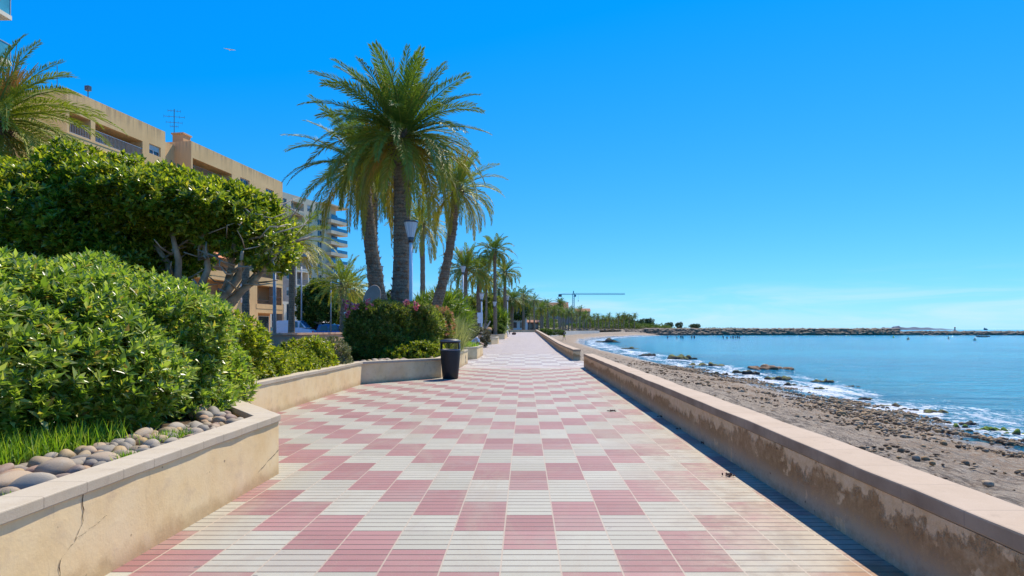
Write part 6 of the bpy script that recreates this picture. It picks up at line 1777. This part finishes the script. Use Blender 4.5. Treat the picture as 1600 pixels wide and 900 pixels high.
# ================================================================== light, sky, camera
AZ = math.radians(28.0); EL = math.radians(54.0)     # sun ahead and to the right
sun = bpy.data.lights.new('sun', 'SUN'); sun.energy = 3.5; sun.angle = math.radians(0.53); sun.color = (1.0, 0.91, 0.76)
so = bpy.data.objects.new('sun', sun); COL.objects.link(so)
dirv = Vector((math.sin(AZ) * math.cos(EL), math.cos(AZ) * math.cos(EL), math.sin(EL)))
so.rotation_euler = (-dirv).to_track_quat('-Z', 'Y').to_euler(); so.location = (0, 0, 60)

w = bpy.data.worlds.new('World'); SC.world = w; w.use_nodes = True
nt = w.node_tree; nt.nodes.clear()
sky = nt.nodes.new('ShaderNodeTexSky'); sky.sky_type = 'NISHITA'; sky.sun_disc = False
sky.sun_elevation = EL; sky.sun_rotation = AZ
sky.air_density = 1.0; sky.dust_density = 0.0; sky.ozone_density = 3.0; sky.altitude = 0
# deepen the blue of the clear sky, keep its pale rim over the sea
ma = nt.nodes.new('ShaderNodeVectorMath'); ma.operation = 'MULTIPLY_ADD'
nt.links.new(sky.outputs[0], ma.inputs[0])
KS = 1.0 / (0.15 * 2 ** 0.72)
ma.inputs[1].default_value = (0.048 * KS, 0.071 * KS, 0.045 * KS); ma.inputs[2].default_value = (-0.085 * KS, 0.105 * KS, 0.72 * KS)
mx = nt.nodes.new('ShaderNodeVectorMath'); mx.operation = 'MAXIMUM'; mx.inputs[1].default_value = (0.005, 0.005, 0.005)
nt.links.new(ma.outputs[0], mx.inputs[0])
# thin cloud wisps low over the sea
tc = nt.nodes.new('ShaderNodeTexCoord'); mp = nt.nodes.new('ShaderNodeMapping'); mp.inputs['Scale'].default_value = (2.2, 2.2, 22.0)
nt.links.new(tc.outputs['Generated'], mp.inputs[0])
nz = nt.nodes.new('ShaderNodeTexNoise'); nz.inputs['Scale'].default_value = 1.6; nz.inputs['Detail'].default_value = 7; nz.inputs['Roughness'].default_value = 0.6; nz.inputs['Distortion'].default_value = 0.6
nt.links.new(mp.outputs[0], nz.inputs['Vector'])
sx = nt.nodes.new('ShaderNodeSeparateXYZ'); nt.links.new(tc.outputs['Generated'], sx.inputs[0])
def mr(v, a, b, lo=0.0, hi=1.0):
    nd = nt.nodes.new('ShaderNodeMapRange'); nd.interpolation_type = 'SMOOTHSTEP'; nt.links.new(v, nd.inputs[0])
    nd.inputs[1].default_value = a; nd.inputs[2].default_value = b; nd.inputs[3].default_value = lo; nd.inputs[4].default_value = hi
    return nd.outputs[0]
def mul(a, b):
    nd = nt.nodes.new('ShaderNodeMath'); nd.operation = 'MULTIPLY'; nt.links.new(a, nd.inputs[0])
    if hasattr(b, 'is_output'): nt.links.new(b, nd.inputs[1])
    else: nd.inputs[1].default_value = b
    return nd.outputs[0]
cl = mul(mul(mr(nz.outputs[0], 0.42, 0.72), mr(sx.outputs[2], 0.10, 0.025)), mr(sx.outputs[2], 0.0, 0.015))
cl = mul(cl, 0.45)
cm = nt.nodes.new('ShaderNodeMix'); cm.data_type = 'RGBA'; nt.links.new(cl, cm.inputs[0]); nt.links.new(mx.outputs[0], cm.inputs[6])
cm.inputs[7].default_value = (0.72 * KS, 0.86 * KS, 0.98 * KS, 1.0)
bg = nt.nodes.new('ShaderNodeBackground'); bg.inputs['Strength'].default_value = 0.15
ou = nt.nodes.new('ShaderNodeOutputWorld')
nt.links.new(cm.outputs[2], bg.inputs['Color']); nt.links.new(bg.outputs[0], ou.inputs['Surface'])

cam = bpy.data.cameras.new('camera'); cam.sensor_width = 36.0; cam.lens = F / 1600.0 * 36.0
cam.shift_x = -20.0 / 1600.0; cam.shift_y = 65.0 / 1600.0
cam.clip_start = 0.05; cam.clip_end = 40000
co = bpy.data.objects.new('camera', cam); COL.objects.link(co)
co.location = (0, 0, CAMZ); co.rotation_euler = (PI / 2, 0, 0)
SC.camera = co

SC.view_settings.view_transform = 'Standard'; SC.view_settings.look = 'None'
SC.view_settings.exposure = 0.82; SC.view_settings.gamma = 1.0; SC.view_settings.use_curve_mapping = False
SC.cycles.max_bounces = 8; SC.cycles.diffuse_bounces = 5; SC.cycles.glossy_bounces = 3; SC.cycles.transmission_bounces = 6; SC.cycles.transparent_max_bounces = 8
SC.cycles.sample_clamp_indirect = 6.0
SC.cycles.use_denoising = True
